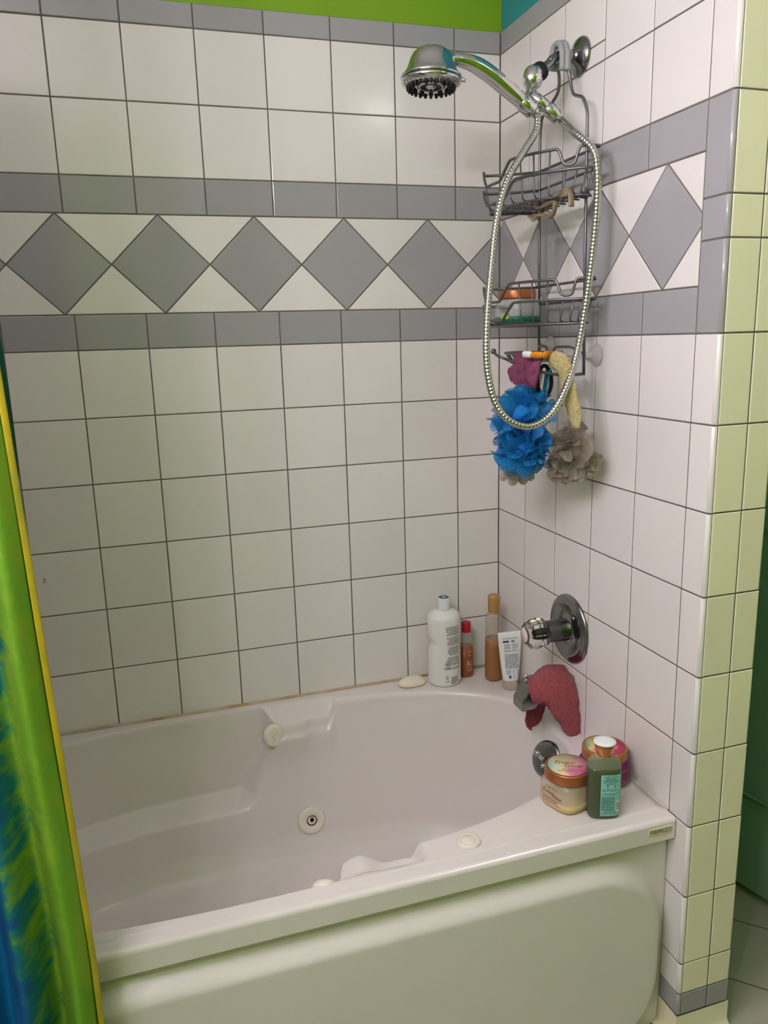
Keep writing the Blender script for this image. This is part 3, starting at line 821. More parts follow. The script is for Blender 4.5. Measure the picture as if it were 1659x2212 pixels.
for yy, zz in ((yl-.012, 1.405), (yr-.012, 1.386)):
    MB().lathe([(.0235, .0008), (.0245, .002), (.02, .007), (.011, .013), (.0065, .016), (.006, .024), (.0075, .027), (0, .028)], 36, frame((0, yy, zz), (0,0,1), (-1,0,0))).build('suction_cup', M_CUP, cad)
rebase(cad, (XB, -.36, 1.36))

# ------------------------------------------------------------------ things in and on the caddy
M_COPPER = mat('copper_lid', (172, 104, 64), .32, .55)
M_CLEAR = mat('clear_plastic', (214, 206, 200), .08, alpha=.30)
def jar_body(n=3.2, a=.047, h=.062, z0=0.0):
    return [(z0+.0, a*.84, a*.84, n), (z0+.003, a*.93, a*.93, n), (z0+.010, a, a, n), (z0+h*.66, a, a, n), (z0+h*.84, a*.95, a*.95, n*.9), (z0+h*.94, a*.86, a*.86, 2.4), (z0+h, a*.82, a*.82, 2)]
def lid(t, X, r, h, m):
    return MB().lathe([(0, h*.6), (r*.9, h*.6), (r, h*.0), (r, h*.04), (r*1.0, h*.8), (r*.985, h*.93), (r*.94, h), (r*.90, h), (r*.895, h-.0007), (0, h-.0007)][2:], 56, X).build('lid', m, t)
# jar in the middle basket
jz = 1.4555; jc = at(1117, 690, x=-.092); jc.z = jz
Xj2 = Matrix.Translation(jc) @ Matrix.Rotation(.35, 4, 'Z')
j = thing('gel_jar', 'clear jar with a copper lid and green gel in the middle basket', 'jar')
MB().loft(jar_body(3.4, .044, .058), 48, Xj2).build('jar_glass', mat('frosted_plastic', (206, 210, 208), .25, alpha=.55), j)
MB().loft([(.0, .0372, .0372, 3.4), (.003, .0412, .0412, 3.4), (.010, .0443, .0443, 3.4), (.017, .0442, .0442, 3.4), (.0175, .042, .042, 3.4)], 40, Xj2).build('gel', mat('green_gel', (44, 112, 92), .3), j)
lid(j, Xj2 @ Matrix.Translation((0, 0, .0565)), .0435, .0185, M_COPPER)
mb = MB(); rnd = random.Random(3)
for i in range(46):
    a = rnd.uniform(0, 2*pi); r_ = .034*sqrt(rnd.random()); p = Xj2 @ V((r_*cos(a), r_*sin(a), .0745))
    d = V((rnd.uniform(-1, 1), rnd.uniform(-1, 1), rnd.uniform(.1, .9))).normalized()*rnd.uniform(.004, .010)
    mb.tube([p, p+d*.6+V((0, 0, .001)), p+d+V((rnd.uniform(-.002, .002), 0, -.001))], .0005, 4)
hb = mb.build('dark_bristles', M_BLACK, j); hb['kind'] = 'stuff'
def jface(u, v):
    th = -2.55+u/.047; X = Xj2
    return Xj2 @ V((.0452*cos(th-.35)*1.02, .0452*sin(th-.35)*1.02, v))
mb = MB(); put_text(mb, 'SUGAR KIDS', jface, 0, .034, .0085, bold=.01)
print_lines(mb, jface, -.018, .018, .0265, .0295, 1)
mb.build('label_print', M_BLACK, j)
MB().grid(lambda u, v: jface(lerp(-.019, .019, u), lerp(.012, .024, v)), 8, 2).build('green_sticker', mat('lime_sticker', (166, 180, 66), .5), j)
rebase(j, jc)
# claw clip on the top basket
M_CLIP = mat('brown_plastic', (126, 108, 84), .38, coat=.2)
cl = thing('claw_clip', 'brown plastic hair claw clip caught in the top basket', 'hair clip')
c0 = at(1180, 452, x=-.10)
def teeth(o, n, dirv, spread, L):
    mb = MB()
    for i in range(n):
        p = o+spread*(i-(n-1)/2); mb.tube([p, p+dirv*L*.6+V((0, 0, -.004)), p+dirv*L+V((0, 0, -.001))], .0018, 6, rs=[.0026, .002, .001])
    return mb
A1 = [at(1152, 447, x=-.10), at(1170, 449, x=-.10), at(1198, 436, x=-.10), at(1196, 458, x=-.10), at(1188, 470, x=-.10), at(1176, 466, x=-.10), at(1160, 466, x=-.11)]
MB().tube(catmull(A1, 6), .003, 10, ell=1.9).build('jaw', M_CLIP, cl)
for i, (a, b) in enumerate((((1166, 464), (1140, 468)), ((1162, 467), (1143, 472)), ((1163, 470), (1146, 476)), ((1166, 472), (1150, 479)))):
    p, q = at(*a, x=-.105), at(*b, x=-.112-.004*i)
    MB().tube([p, p.lerp(q, .5)+V((0, 0, .002)), q], .002, 8, rs=[.003, .0023, .0012]).build('tooth', M_CLIP, cl)
A2 = [at(1170, 447, x=-.10), at(1190, 432, x=-.095), at(1212, 420, x=-.09), at(1228, 410, x=-.088), at(1233, 425, x=-.088), at(1234, 446, x=-.088)]
MB().tube(catmull(A2, 6), .003, 10, ell=2.1).build('jaw', M_CLIP, cl)
for i in range(5):
    p = at(1229-i*1.0, 409+i*3.2, x=-.088-.002*i); q = at(1208, 413+i*4.5, x=-.098)
    MB().tube([p, p.lerp(q, .5)+V((0, 0, .003)), q], .002, 8, rs=[.0026, .0022, .0012]).build('tooth', M_CLIP, cl)
MB().tube([at(1168, 440, x=-.10), at(1171, 458, x=-.10)], .005, 12).build('spring', mat('dark_spring', (70, 62, 50), .4, .5), cl)
rebase(cl, c0)

# terry and net materials
def terry(name, c, c2, s_=900):
    m = mat(name, c, .95, bump=(s_*.55, 1.0, .006), var=(260, .9, c2), sheen=.12); return m
def netmat(name, c, c2, dens=.62):
    m = bpy.data.materials.new(name); m.use_nodes = True; nt = m.node_tree; b = nt.nodes['Principled BSDF']; out = nt.nodes['Material Output']
    b.inputs['Base Color'].default_value = srgb(c); b.inputs['Roughness'].default_value = .45
    tc = nt.nodes.new('ShaderNodeTexCoord'); vo = nt.nodes.new('ShaderNodeTexVoronoi'); vo.feature = 'DISTANCE_TO_EDGE'; vo.inputs['Scale'].default_value = 320
    nt.links.new(tc.outputs['Object'], vo.inputs['Vector'])
    n = nt.nodes.new('ShaderNodeTexNoise'); n.inputs['Scale'].default_value = 30; nt.links.new(tc.outputs['Object'], n.inputs['Vector'])
    mx = nt.nodes.new('ShaderNodeMix'); mx.data_type = 'RGBA'; mx.inputs[6].default_value = srgb(c); mx.inputs[7].default_value = srgb(c2)
    nt.links.new(n.outputs['Fac'], mx.inputs[0]); nt.links.new(mx.outputs[2], b.inputs['Base Color'])
    lt = nt.nodes.new('ShaderNodeMath'); lt.operation = 'LESS_THAN'; lt.inputs[1].default_value = .16
    nt.links.new(vo.outputs['Distance'], lt.inputs[0])
    mr = nt.nodes.new('ShaderNodeMapRange'); mr.inputs[3].default_value = dens*.55; mr.inputs[4].default_value = 1.0; nt.links.new(lt.outputs[0], mr.inputs[0])
    tr = nt.nodes.new('ShaderNodeBsdfTransparent'); tl = nt.nodes.new('ShaderNodeBsdfTranslucent'); nt.links.new(mx.outputs[2], tl.inputs[0])
    ms = nt.nodes.new('ShaderNodeMixShader'); ms.inputs[0].default_value = .45; nt.links.new(b.outputs[0], ms.inputs[1]); nt.links.new(tl.outputs[0], ms.inputs[2])
    m2 = nt.nodes.new('ShaderNodeMixShader'); nt.links.new(mr.outputs[0], m2.inputs[0]); nt.links.new(tr.outputs[0], m2.inputs[1]); nt.links.new(ms.outputs[0], m2.inputs[2])
    nt.links.new(m2.outputs[0], out.inputs[0]); MATS[name] = m; return m
def puff(mb, c, R, nfr, seed, sc=(1, 1, 1)):
    rnd = random.Random(seed); c = V(c)
    for i in range(nfr):
        axv = V((rnd.gauss(0, 1), rnd.gauss(0, 1), rnd.gauss(0, 1))).normalized()
        th = rnd.uniform(.25, 1.35); k1 = rnd.randint(2, 4); k2 = rnd.randint(4, 7); p1, p2 = rnd.uniform(0, 6), rnd.uniform(0, 6)
        e1 = axv.orthogonal().normalized(); e2 = axv.cross(e1); Ro = R*rnd.uniform(.86, 1.04); lean = rnd.uniform(-.25, .3)
        N = 110
        def f(u, v):
            t = 2*pi*u; w_ = v
            a = th+(.24*sin(k1*t+p1)+.13*sin(k2*t+p2))*w_+lean*(w_-.5)
            r_ = Ro*(.30+.70*w_)*(1+.10*sin(k2*t+p1)*w_)
            d = axv*cos(a)+(e1*cos(t)+e2*sin(t))*sin(a)
            q = d*r_; return c+V((q.x*sc[0], q.y*sc[1], q.z*sc[2]))
        mb.grid(f, N, 6, closed_u=True)
    return mb
M_BLUE = netmat('blue_net', (54, 164, 226), (18, 122, 194), .5); M_GNET = netmat('grey_net', (190, 180, 162), (150, 140, 124), .42)
lf = thing('bath_puff', 'bright blue net bath puff hanging inside the hose loop', 'bath puff')
b1 = at(1128, 893, y=-.435); b2 = at(1131, 968, y=-.432)
mb = MB(); puff(mb, b1, .064, 13, 4, (1.12, .85, .90)); puff(mb, b2, .062, 13, 9, (1.1, .85, .95)); mb.build('net_ruffles', M_BLUE, lf)
M_BC = mat('blue_core', (18, 120, 196), .8)
MB().sphere(b1, .026, 20, 12, sc=(1.1, .8, .9)).build('puff_core', M_BC, lf); MB().sphere(b2, .025, 20, 12, sc=(1.1, .8, .9)).build('puff_core', M_BC, lf)
cp = catmull([at(1176, 872, y=-.45), at(1180, 840, y=-.452), at(1186, 805, y=-.45), at(1188, 792, y=-.445), at(1182, 800, y=-.44), at(1176, 840, y=-.44), at(1170, 872, y=-.44)], 8)
MB().tube(cp, .0022, 8, ell=2.2).build('hanging_cord', mat('blue_cord', (52, 150, 196), .5), lf)
rebase(lf, b2)
gf = thing('bath_puff', 'grey-beige net bath puff resting against the side wall', 'bath puff')
g1 = at(1243, 968, x=-.062)
mb = MB(); puff(mb, g1, .056, 13, 21, (.85, 1.15, 1.15)); puff(mb, at(1218, 1008, x=-.066), .042, 7, 22, (.85, 1.1, 1.0)); mb.build('net_ruffles', M_GNET, gf)
MB().sphere(g1, .022, 18, 12, sc=(.85, 1.15, 1.15)).build('puff_core', mat('grey_core', (140, 130, 116), .9), gf)
MB().tube(catmull([at(1228, 915, x=-.065), at(1214, 860, x=-.075), at(1204, 805, x=-.085), at(1200, 790, x=-.088)], 6), .0016, 6).build('hanging_cord', mat('grey_cord', (170, 160, 142), .7), gf)
rebase(gf, g1)

def grid_cloth(name, ctrl, m, nu=6, nv=6, thick=.004, nz=.003, ns=40, parent=None, fold=None, **tags):
    """cloth through a grid of control points, thickened"""
    R_ = [catmull(r_, nu) for r_ in ctrl]; cols_ = list(zip(*R_)); C_ = [catmull(list(c), nv) for c in cols_]
    NUx, NVx = len(C_), len(C_[0])
    P = [[C_[i][j] for i in range(NUx)] for j in range(NVx)]
    def nrm(i, j):
        a = P[j][min(i+1, NUx-1)]-P[j][max(i-1, 0)]; b = P[min(j+1, NVx-1)][i]-P[max(j-1, 0)][i]
        n_ = a.cross(b); return n_.normalized() if n_.length > 1e-9 else V((0, 0, 1))
    Q = [[P[j][i]+nrm(i, j)*(nz*noise.noise(P[j][i]*ns)+nz*.5*noise.noise(P[j][i]*ns*2.7)) for i in range(NUx)] for j in range(NVx)]
    mb = MB(); mb.add([Q[j][i] for j in range(NVx) for i in range(NUx)], [(j*NUx+i, j*NUx+i+1, (j+1)*NUx+i+1, (j+1)*NUx+i) for j in range(NVx-1) for i in range(NUx-1)])
    o = mb.build(name, m, parent, **tags)
    sd = o.modifiers.new('thickness', 'SOLIDIFY'); sd.thickness = thick; sd.offset = 0
    ss = o.modifiers.new('smooth', 'SUBSURF'); ss.levels = 1; ss.render_levels = 1
    return o
M_PLUM = terry('plum_terry', (158, 58, 104), (118, 34, 74)); M_RED = terry('red_terry', (192, 90, 98), (150, 56, 66), 1100); M_YEL = terry('yellow_terry', (216, 202, 144), (176, 158, 98), 700)
M_GLOVE = terry('oatmeal_knit', (204, 190, 178), (150, 136, 124), 500)
def P(a, b, **k): return at(a, b, **k)
ctrl = [[P(1112, 762, x=-.138), P(1128, 764, x=-.140), P(1150, 772, x=-.143), P(1166, 778, x=-.146)],
        [P(1107, 785, x=-.146), P(1122, 786, x=-.150), P(1146, 792, x=-.152), P(1166, 798, x=-.150)],
        [P(1100, 806, x=-.143), P(1118, 806, x=-.156), P(1144, 812, x=-.150), P(1164, 818, x=-.150)],
        [P(1112, 820, x=-.135), P(1120, 832, x=-.150), P(1142, 836, x=-.146), P(1160, 838, x=-.145)]]
o = grid_cloth('washcloth', ctrl, M_PLUM, 8, 8, .007, .008, 38)
tag(o, 'plum terry washcloth hanging from the caddy soap dish', 'washcloth')
# yellow terry cloth: soft twisted roll
def roll(name, pts, rs, m, ell, seed, label, cat, ns=60, nz=.003):
    path_ = catmull(pts, 10); n = len(path_); rr = []
    for i in range(n):
        k = i/(n-1)*(len(rs)-1); a = min(int(k), len(rs)-2); rr.append(lerp(rs[a], rs[a+1], k-a))
    mb = MB().tube(path_, 0, 26, rs=rr, ell=ell)
    mb.v = [tuple(V(p)+noise.noise_vector(V(p)*ns+V((seed, 0, 0)))*nz+noise.noise_vector(V(p)*ns*3)*nz*.5) for p in mb.v]
    o = mb.build(name, m); ss = o.modifiers.new('smooth', 'SUBSURF'); ss.levels = 1; ss.render_levels = 1
    return tag(o, label, cat)
yw = roll('scrub_cloth', [P(1190, 786, x=-.118), P(1200, 779, x=-.118), P(1214, 784, x=-.114), P(1222, 808, x=-.108), P(1230, 850, x=-.102), P(1240, 890, x=-.097), P(1245, 912, x=-.095), P(1247, 926, x=-.094)],
     [.012, .018, .019, .016, .0165, .0155, .0125, .006], M_YEL, .62, 3, 'pale yellow terry scrub cloth hanging in front of the grey puff', 'cloth')
# black hair tie
ht = MB().tube(catmull([P(1176+15*cos(a), 823+33*sin(a), y=-.452+.006*cos(a)) for a in [2*pi*i/14 for i in range(14)]], 4, True), .0042, 10, closed=True).build('hair_tie', mat('black_elastic', (14, 13, 15), .8, bump=(600, .5, .001)), label='black elastic hair tie hanging above the blue puff', cat='hair tie')
# exfoliating glove behind the blue puff
gm = MB()
def capsule(pts, rs, seg=12): gm.tube(catmull(pts, 6), 0, seg, rs=[lerp(rs[min(int(i/6), len(rs)-2)], rs[min(int(i/6), len(rs)-2)+1], (i/6)-min(int(i/6), len(rs)-2)) for i in range(6*(len(pts)-1)+1)])
GY = -.372
def G_(a, b): return P(a, b, y=GY)
capsule([G_(1166, 800), G_(1156, 822), G_(1140, 850), G_(1128, 890), G_(1122, 940)], [.008, .014, .022, .026, .026], 16)
capsule([G_(1124, 930), G_(1120, 975), G_(1112, 1000)], [.026, .028, .024], 16)
for a, b, r_ in (((1098, 985), (1088, 1032), .0095), ((1113, 990), (1108, 1042), .0105), ((1130, 990), (1130, 1040), .0105), ((1144, 985), (1146, 1032), .0095), ((1100, 950), (1086, 1000), .010)):
    capsule([G_(*a), G_((a[0]+b[0])/2, (a[1]+b[1])/2), G_(*b), G_(b[0], b[1]+7)], [r_, r_*1.05, r_, r_*.35], 12)
gl = gm.build('bath_glove', M_GLOVE, label='oatmeal knit bath glove hanging fingers-down behind the blue puff', cat='glove')
rm = gl.modifiers.new('join', 'REMESH'); rm.mode = 'VOXEL'; rm.voxel_size = .0022; rm.use_smooth_shade = True
# razor in the dish
rz = thing('razor', 'orange disposable razor with a white head in the soap dish', 'razor')
RZ = DZ-.007
r0, r1, r2, r3 = P(1130, 765, z=1.393), P(1148, 766, z=1.392), P(1172, 767, z=1.391), P(1204, 764, z=1.391)
MB().tube([r0, r0.lerp(r1, .1), r0.lerp(r1, .9), r1], .006, 12, rs=[.004, .0068, .0068, .005], ell=.8).build('razor_head', mat('white_plastic', (226, 224, 220), .35), rz)
MO = mat('orange_plastic', (226, 142, 22), .25, trans=.15)
MB().tube([r1, r1.lerp(r2, .15), r1.lerp(r2, .85), r2], .006, 12, rs=[.0045, .0066, .0062, .0045], ell=.8).build('razor_neck', MO, rz)
MB().tube([r2, r2.lerp(r3, .2), r2.lerp(r3, .7), r3], .006, 12, rs=[.0048, .0078, .0076, .004], ell=.8).build('razor_handle', MO, rz)
rebase(rz, r2)

# ------------------------------------------------------------------ valve, spout, washcloth
vv = thing('shower_valve', 'chrome shower valve with round plate and clear faceted knob', 'valve')
vc = V((0, -.386, .746)); Xv = frame(vc, (0, 0, 1), (-1, 0, 0))
MB().lathe([(.083, 0), (.083, .003), (.080, .007), (.076, .009), (.074, .0085), (.071, .011), (.066, .0125), (.060, .012), (.050, .0085), (.036, .0075), (.030, .009), (.0285, .011)], 72, Xv).build('wall_plate', M_CHROME2, vv)
for a in (-.9, 2.24): MB().lathe([(.004, .007), (.004, .0095), (0, .0105)], 12, Xv @ Matrix.Translation((.045*sin(a), .045*cos(a), 0))).build('screw', M_CHROME, vv)
MB().lathe([(.0285, .009), (.027, .010), (.0265, .062), (.0275, .066), (.026, .069)], 48, Xv).build('sleeve', mat('dark_chrome', (92, 96, 96), .18, 1), vv)
kn = MB(); ns = 8
prof = [(.0265, .064), (.0335, .070), (.0385, .090), (.0345, .107), (.0235, .118), (.018, .120)]
kn.lathe(prof, ns, Xv @ Matrix.Rotation(.2, 4, 'Z'), smooth=False)
kn.build('knob', mat('clear_acrylic', (250, 248, 244), .03, trans=1, ior=1.47), vv)
MB().lathe([(.0172, .1205), (.0165, .122), (0, .1225)], 24, Xv).build('index_button', mat('pink_cap', (222, 206, 204), .3), vv)
MB().lathe([(.0085, .066), (.0085, .092), (.006, .094), (0, .094)], 16, Xv).build('stem', mat('dark_stem', (40, 44, 40), .4, .6), vv)
rebase(vv, vc)
sp = thing('tub_spout', 'chrome tub spout with diverter pin below the valve', 'spout')
sy, sz = -.388, .603
def spout_sec(x, hw, zt, zb, n=5):
    return (x, hw, (zt-zb)/2, n, 0, (zt+zb)/2)
secs = [spout_sec(.0, .027, .032, -.026, 9), spout_sec(.03, .0275, .032, -.022, 9), spout_sec(.09, .0275, .031, -.020, 9), spout_sec(.104, .0275, .029, -.034, 9), spout_sec(.112, .027, .025, -.037, 9), spout_sec(.135, .0245, -.012, -.038, 9), spout_sec(.1365, .0235, -.016, -.0372, 9)]
Xs = Matrix(((0,0,-1,0),(1,0,0,sy),(0,1,0,sz),(0,0,0,1)))
mb = MB().loft(secs, 44, Xs); mb.sm = [False]*len(mb.f); mb.build('spout_body', M_CHROME2, sp)
MB().lathe([(.0045, 0), (.0045, .008), (.003, .009), (.003, .014), (.0058, .0155), (.0058, .019), (.003, .022), (0, .022)], 16, Matrix.Translation((-.115, sy, sz+.024))).build('diverter_pin', M_CHROME, sp)
rebase(sp, (0, sy, sz))
ctrl = [[P(1150, 1577, y=-.345), P(1142, 1576, y=-.343), P(1152, 1570, y=-.338), P(1164, 1562, y=-.338), P(1170, 1555, y=-.340)],
        [P(1136, 1560, y=-.352), P(1143, 1550, y=-.340), P(1156, 1545, y=-.344), P(1168, 1538, y=-.338), P(1178, 1525, y=-.346)],
        [P(1140, 1520, y=-.355), P(1150, 1515, y=-.348), P(1160, 1510, y=-.350), P(1172, 1500, y=-.346), P(1182, 1492, y=-.350)],
        [P(1138, 1472, y=-.374), P(1152, 1462, y=-.366), P(1168, 1448, y=-.364), P(1190, 1440, y=-.362), P(1212, 1440, y=-.360)],
        [P(1140, 1480, y=-.405), P(1156, 1476, y=-.410), P(1174, 1462, y=-.408), P(1200, 1448, y=-.405), P(1232, 1458, y=-.400)],
        [P(1146, 1505, y=-.420), P(1162, 1503, y=-.424), P(1176, 1500, y=-.432), P(1206, 1482, y=-.436), P(1244, 1486, y=-.428)],
        [P(1152, 1517, y=-.416), P(1172, 1516, y=-.424), P(1188, 1524, y=-.436), P(1216, 1520, y=-.446), P(1249, 1520, y=-.437)],
        [P(1166, 1518, y=-.412), P(1180, 1520, y=-.422), P(1200, 1548, y=-.438), P(1226, 1550, y=-.452), P(1254, 1560, y=-.442)],
        [P(1180, 1522, y=-.412), P(1194, 1538, y=-.424), P(1213, 1568, y=-.436), P(1234, 1578, y=-.450), P(1253, 1580, y=-.444)],
        [P(1186, 1528, y=-.414), P(1204, 1552, y=-.424), P(1222, 1580, y=-.436), P(1240, 1597, y=-.446), P(1250, 1584, y=-.440)]]
rc = grid_cloth('washcloth', ctrl, M_RED, 8, 6, .005, .005, 45)
tag(rc, 'red terry washcloth draped over the tub spout', 'washcloth')

# ------------------------------------------------------------------ things on the back ledge
soap = MB().loft([(.0, .034, .019, 2.3), (.002, .039, .0235, 2.3), (.006, .0405, .0245, 2.3), (.012, .037, .022, 2.2), (.018, .029, .016, 2.1), (.0225, .018, .009, 2), (.0235, .004, .002, 2)], 40,
     Matrix.Translation((-.281, -.042, RIM+.0005)) @ Matrix.Rotation(.06, 4, 'Z')).build('soap_bar', mat('cream_soap', (236, 226, 206), .4, sss=.2), label='worn cream bar of soap on the back ledge', cat='soap', origin=(-.281, -.042, RIM))
DARK = mat('print_black', (46, 46, 50), .6)
def cyl_map(c, r, yaw_, off=.0003):
    """u metres round from facing direction yaw_, v metres up"""
    return lambda u, v: V((c.x+(r+off)*sin(yaw_+u/r), c.y-(r+off)*cos(yaw_+u/r), c.z+v))
# white bottle with a dented side
wb = thing('shampoo_bottle', 'large white dented shampoo bottle with dark print, tallest on the ledge', 'bottle')
wc = V((-.190, -.056, RIM)); Wr = .0455
def dent(p):
    d = p-wc; q = p.copy()
    k = max(0, 1-abs(d.z-.118)/.034)**1.6
    a = max(0, -d.x/Wr)
    q.x += .011*k*a*a
    k2 = max(0, 1-abs(d.z-.11)/.05); b = max(0, (-d.y)/Wr)*max(0, d.x/Wr+.3)
    q.y += .005*k2*b
    return q
Xw = Matrix.Translation(wc)
secs = [(z, a, a*.94, 2) for z, a in [(0, .039), (.003, .0435), (.01, .0455)]+[(.02+.0045*i, .0455) for i in range(36)]+[(.188, .0452), (.197, .0435), (.204, .037), (.208, .027), (.2105, .018), (.214, .0158)]]
mb = MB(); mb.loft(secs, 56, Xw); mb.v = [tuple(dent(V(p))) for p in mb.v]
mb.build('bottle_body', mat('white_hdpe', (236, 234, 230), .38, sss=.1), wb)
cap = MB().lathe([(.0168, .2115), (.0168, .214), (.0163, .243), (.0155, .245), (.0148, .245)], 36, Xw).build('cap', mat('white_cap', (232, 234, 236), .3), wb)
MB().lathe([(.0149, .2445), (.0138, .2454), (0, .2448)], 30, Xw).build('cap_top', mat('slate_blue', (66, 90, 112), .4), cap)
def wmap(u, v):
    yw_ = .02; r_ = .0445
    p = V((wc.x+.0458*sin(yw_+u/r_), wc.y-.0431*cos(yw_+u/r_), wc.z+v)); return dent(p)
mb = MB()
for k in range(30):
    v = .172-k*.0041; sh = .012*sstep(.10, .06, v)+(.004 if v < .12 else 0)*0
    u0 = -.012+.004*(k % 5 == 4)+(.172-v)*.09*(1 if v > .095 else .95)-.018*sstep(.095, .05, v)
    if k % 7 == 6: continue
    print_lines(mb, wmap, u0, .030, v-.0016, v+.0016, 1, seed=k, fill=.8, word=(.05, .14))
for k in range(6): print_lines(mb, wmap, .001, .024-.003*(k == 5), .027-k*.0035, .030-k*.0035, 1, seed=50+k, fill=.8)
put_text(mb, '6 M', wmap, -.009, .018, .006, bold=.02)
for cy_ in (.072, .060):
    mb.tube([wmap(-.0065+.0055*cos(a), cy_+.0055*sin(a)) for a in [2*pi*i/24 for i in range(24)]], .0003, 4, closed=True)
    print_lines(mb, wmap, -.010, -.003, cy_-.0025, cy_+.0025, 2, seed=int(cy_*1000))
mb.tube([wmap(-.009+.0035*cos(a), .029+.0035*sin(a)) for a in [.6+5*i/16 for i in range(17)]], .0008, 5)
mb.build('label_print', DARK, wb)
rebase(wb, wc)
# red capped bottle
rb = thing('oil_bottle', 'small clear bottle of amber oil with a red cap', 'bottle')
c_ = V((-.119, -.042, RIM)); X = Matrix.Translation(c_)
MB().loft([(0, .0155, .0125, 2.6), (.003, .0175, .0145, 2.6), (.10, .0175, .0145, 2.6), (.122, .0170, .0140, 2.6), (.130, .014, .013, 2.2), (.133, .0115, .0115, 2)], 40, X).build('bottle_body', M_CLEAR, rb)
MB().loft([(.0, .0160, .0130, 2.6), (.003, .0181, .0151, 2.6), (.092, .0179, .0149, 2.6), (.0922, .015, .012, 2.6)], 40, X).build('oil', mat('amber_oil', (158, 84, 56), .12, alpha=.88), rb)
MB().lathe([(.0125, .131), (.0130, .133), (.0130, .156), (.0122, .1595), (.0, .160)], 32, X).build('cap', mat('red_cap', (182, 28, 46), .35), rb)
mb = MB(); mp_ = cyl_map(c_, .0176, .15, .0006); rnd = random.Random(5)
for i in range(60):
    u, v = rnd.uniform(-.008, .006), .020+.030*rnd.random()**1.2; s_ = rnd.uniform(.0006, .0016)
    mb.add([mp_(u-s_, v), mp_(u, v-s_), mp_(u+s_, v), mp_(u, v+s_)], [(0,1,2,3)], 0, False)
for v in (.078, .066): print_lines(mb, mp_, -.004, .004, v-.002, v+.002, 1, seed=int(v*1000), word=(.25, .4))
mb.build('label_print', mat('gold_white_print', (230, 214, 180), .4), rb)
rebase(rb, c_)
# brown bottle
bb = thing('conditioner_bottle', 'slim bottle half full of brown liquid with a gold cap', 'bottle')
c_ = V((-.056, -.088, RIM)); X = Matrix.Translation(c_)
MB().lathe([(.016, 0), (.0225, .003), (.0244, .010), (.0239, .10), (.0235, .165), (.0222, .182), (.0185, .192), (.0160, .195), (.0155, .199)], 44, X).build('bottle_body', mat('cloudy_plastic', (196, 180, 166), .25, alpha=.42), bb)
MB().lathe([(.0165, .0005), (.0228, .003), (.0247, .010), (.0242, .098), (.0241, .120), (0, .1205)], 44, X).build('liquid', mat('brown_lotion', (150, 100, 58), .5, var=(40, .4, (166, 120, 78))), bb)
MB().lathe([(.0160, .197), (.0165, .199), (.0165, .228), (.0168, .229), (.0166, .241), (.0155, .244), (0, .2445)], 40, X).build('cap', mat('gold_cap', (190, 150, 92), .35, .35), bb)
rebase(bb, c_)
# white squeeze tube standing on its cap
tb = thing('squeeze_tube', 'white squeeze tube of face wash standing on its cap', 'tube')
c_ = V((-.040, -.158, RIM)); X = Matrix.Translation(c_) @ Matrix.Rotation(-.12, 4, 'Z') @ Matrix.Rotation(-.05, 4, 'X')
MB().loft([(0, .0185, .0185, 2.2), (.002, .0198, .0198, 2.2), (.024, .0195, .0195, 2.2), (.0265, .0185, .0185, 2.2)], 40, X).build('cap', mat('milky_cap', (214, 204, 182), .3, trans=.35), tb)
tsec = [(.026, .0205, .0195, 2.2), (.028, .0212, .0198, 2.2), (.06, .0255, .0160, 2.4), (.095, .0290, .0110, 2.6), (.125, .0318, .0055, 3), (.142, .0330, .0018, 4), (.158, .0335, .0012, 5)]
MB().loft(tsec, 44, X).build('tube_body', mat('white_tube', (238, 238, 236), .35), tb)
def tmap(u, v):
    for s0, s1_ in zip(tsec, tsec[1:]):
        if v <= s1_[0]: k = (v-s0[0])/(s1_[0]-s0[0]); break
    a, b, n = lerp(s0[1], s1_[1], k), lerp(s0[2], s1_[2], k), lerp(s0[3], s1_[3], k)
    uu = max(-.98, min(.98, u/a)); y = -b*(1-abs(uu)**n)**(1/n)
    return X @ V((u, y-.0004, v))
mb = MB()
print_lines(mb, tmap, -.020, .020, .138, .142, 2, seed=2)
mb.add([tmap(-.0215, .130), tmap(-.0045, .130), tmap(-.0045, .135), tmap(-.0215, .135)], [(0,1,2,3)], 1, False)
mb.add([tmap(.002, .130), tmap(.012, .130), tmap(.012, .135), tmap(.002, .135)], [(0,1,2,3)], 2, False)
print_lines(mb, tmap, -.018, -.001, .112, .127, 6, seed=3); print_lines(mb, tmap, .004, .021, .112, .127, 6, seed=4)
print_lines(mb, tmap, -.018, .020, .105, .110, 2, seed=5)
print_lines(mb, tmap, -.018, .021, .060, .100, 14, seed=6, fill=.7)
print_lines(mb, tmap, -.016, -.004, .045, .058, 5, seed=7)
for i in range(12):
    z = .034+i*.0019; mb.add([tmap(.003, z), tmap(.017, z), tmap(.017, z+.0012), tmap(.003, z+.0012)], [(0,1,2,3)], 1, False)
mb.add([tmap(-.010, .034), tmap(-.003, .034), tmap(-.003, .042), tmap(-.010, .042)], [(0,1,2,3)], 0, False)
mb.build('label_print', [mat('print_grey', (92, 100, 112), .6), mat('print_navy', (58, 66, 100), .5), mat('print_green', (96, 140, 108), .5)], tb)
rebase(tb, c_)

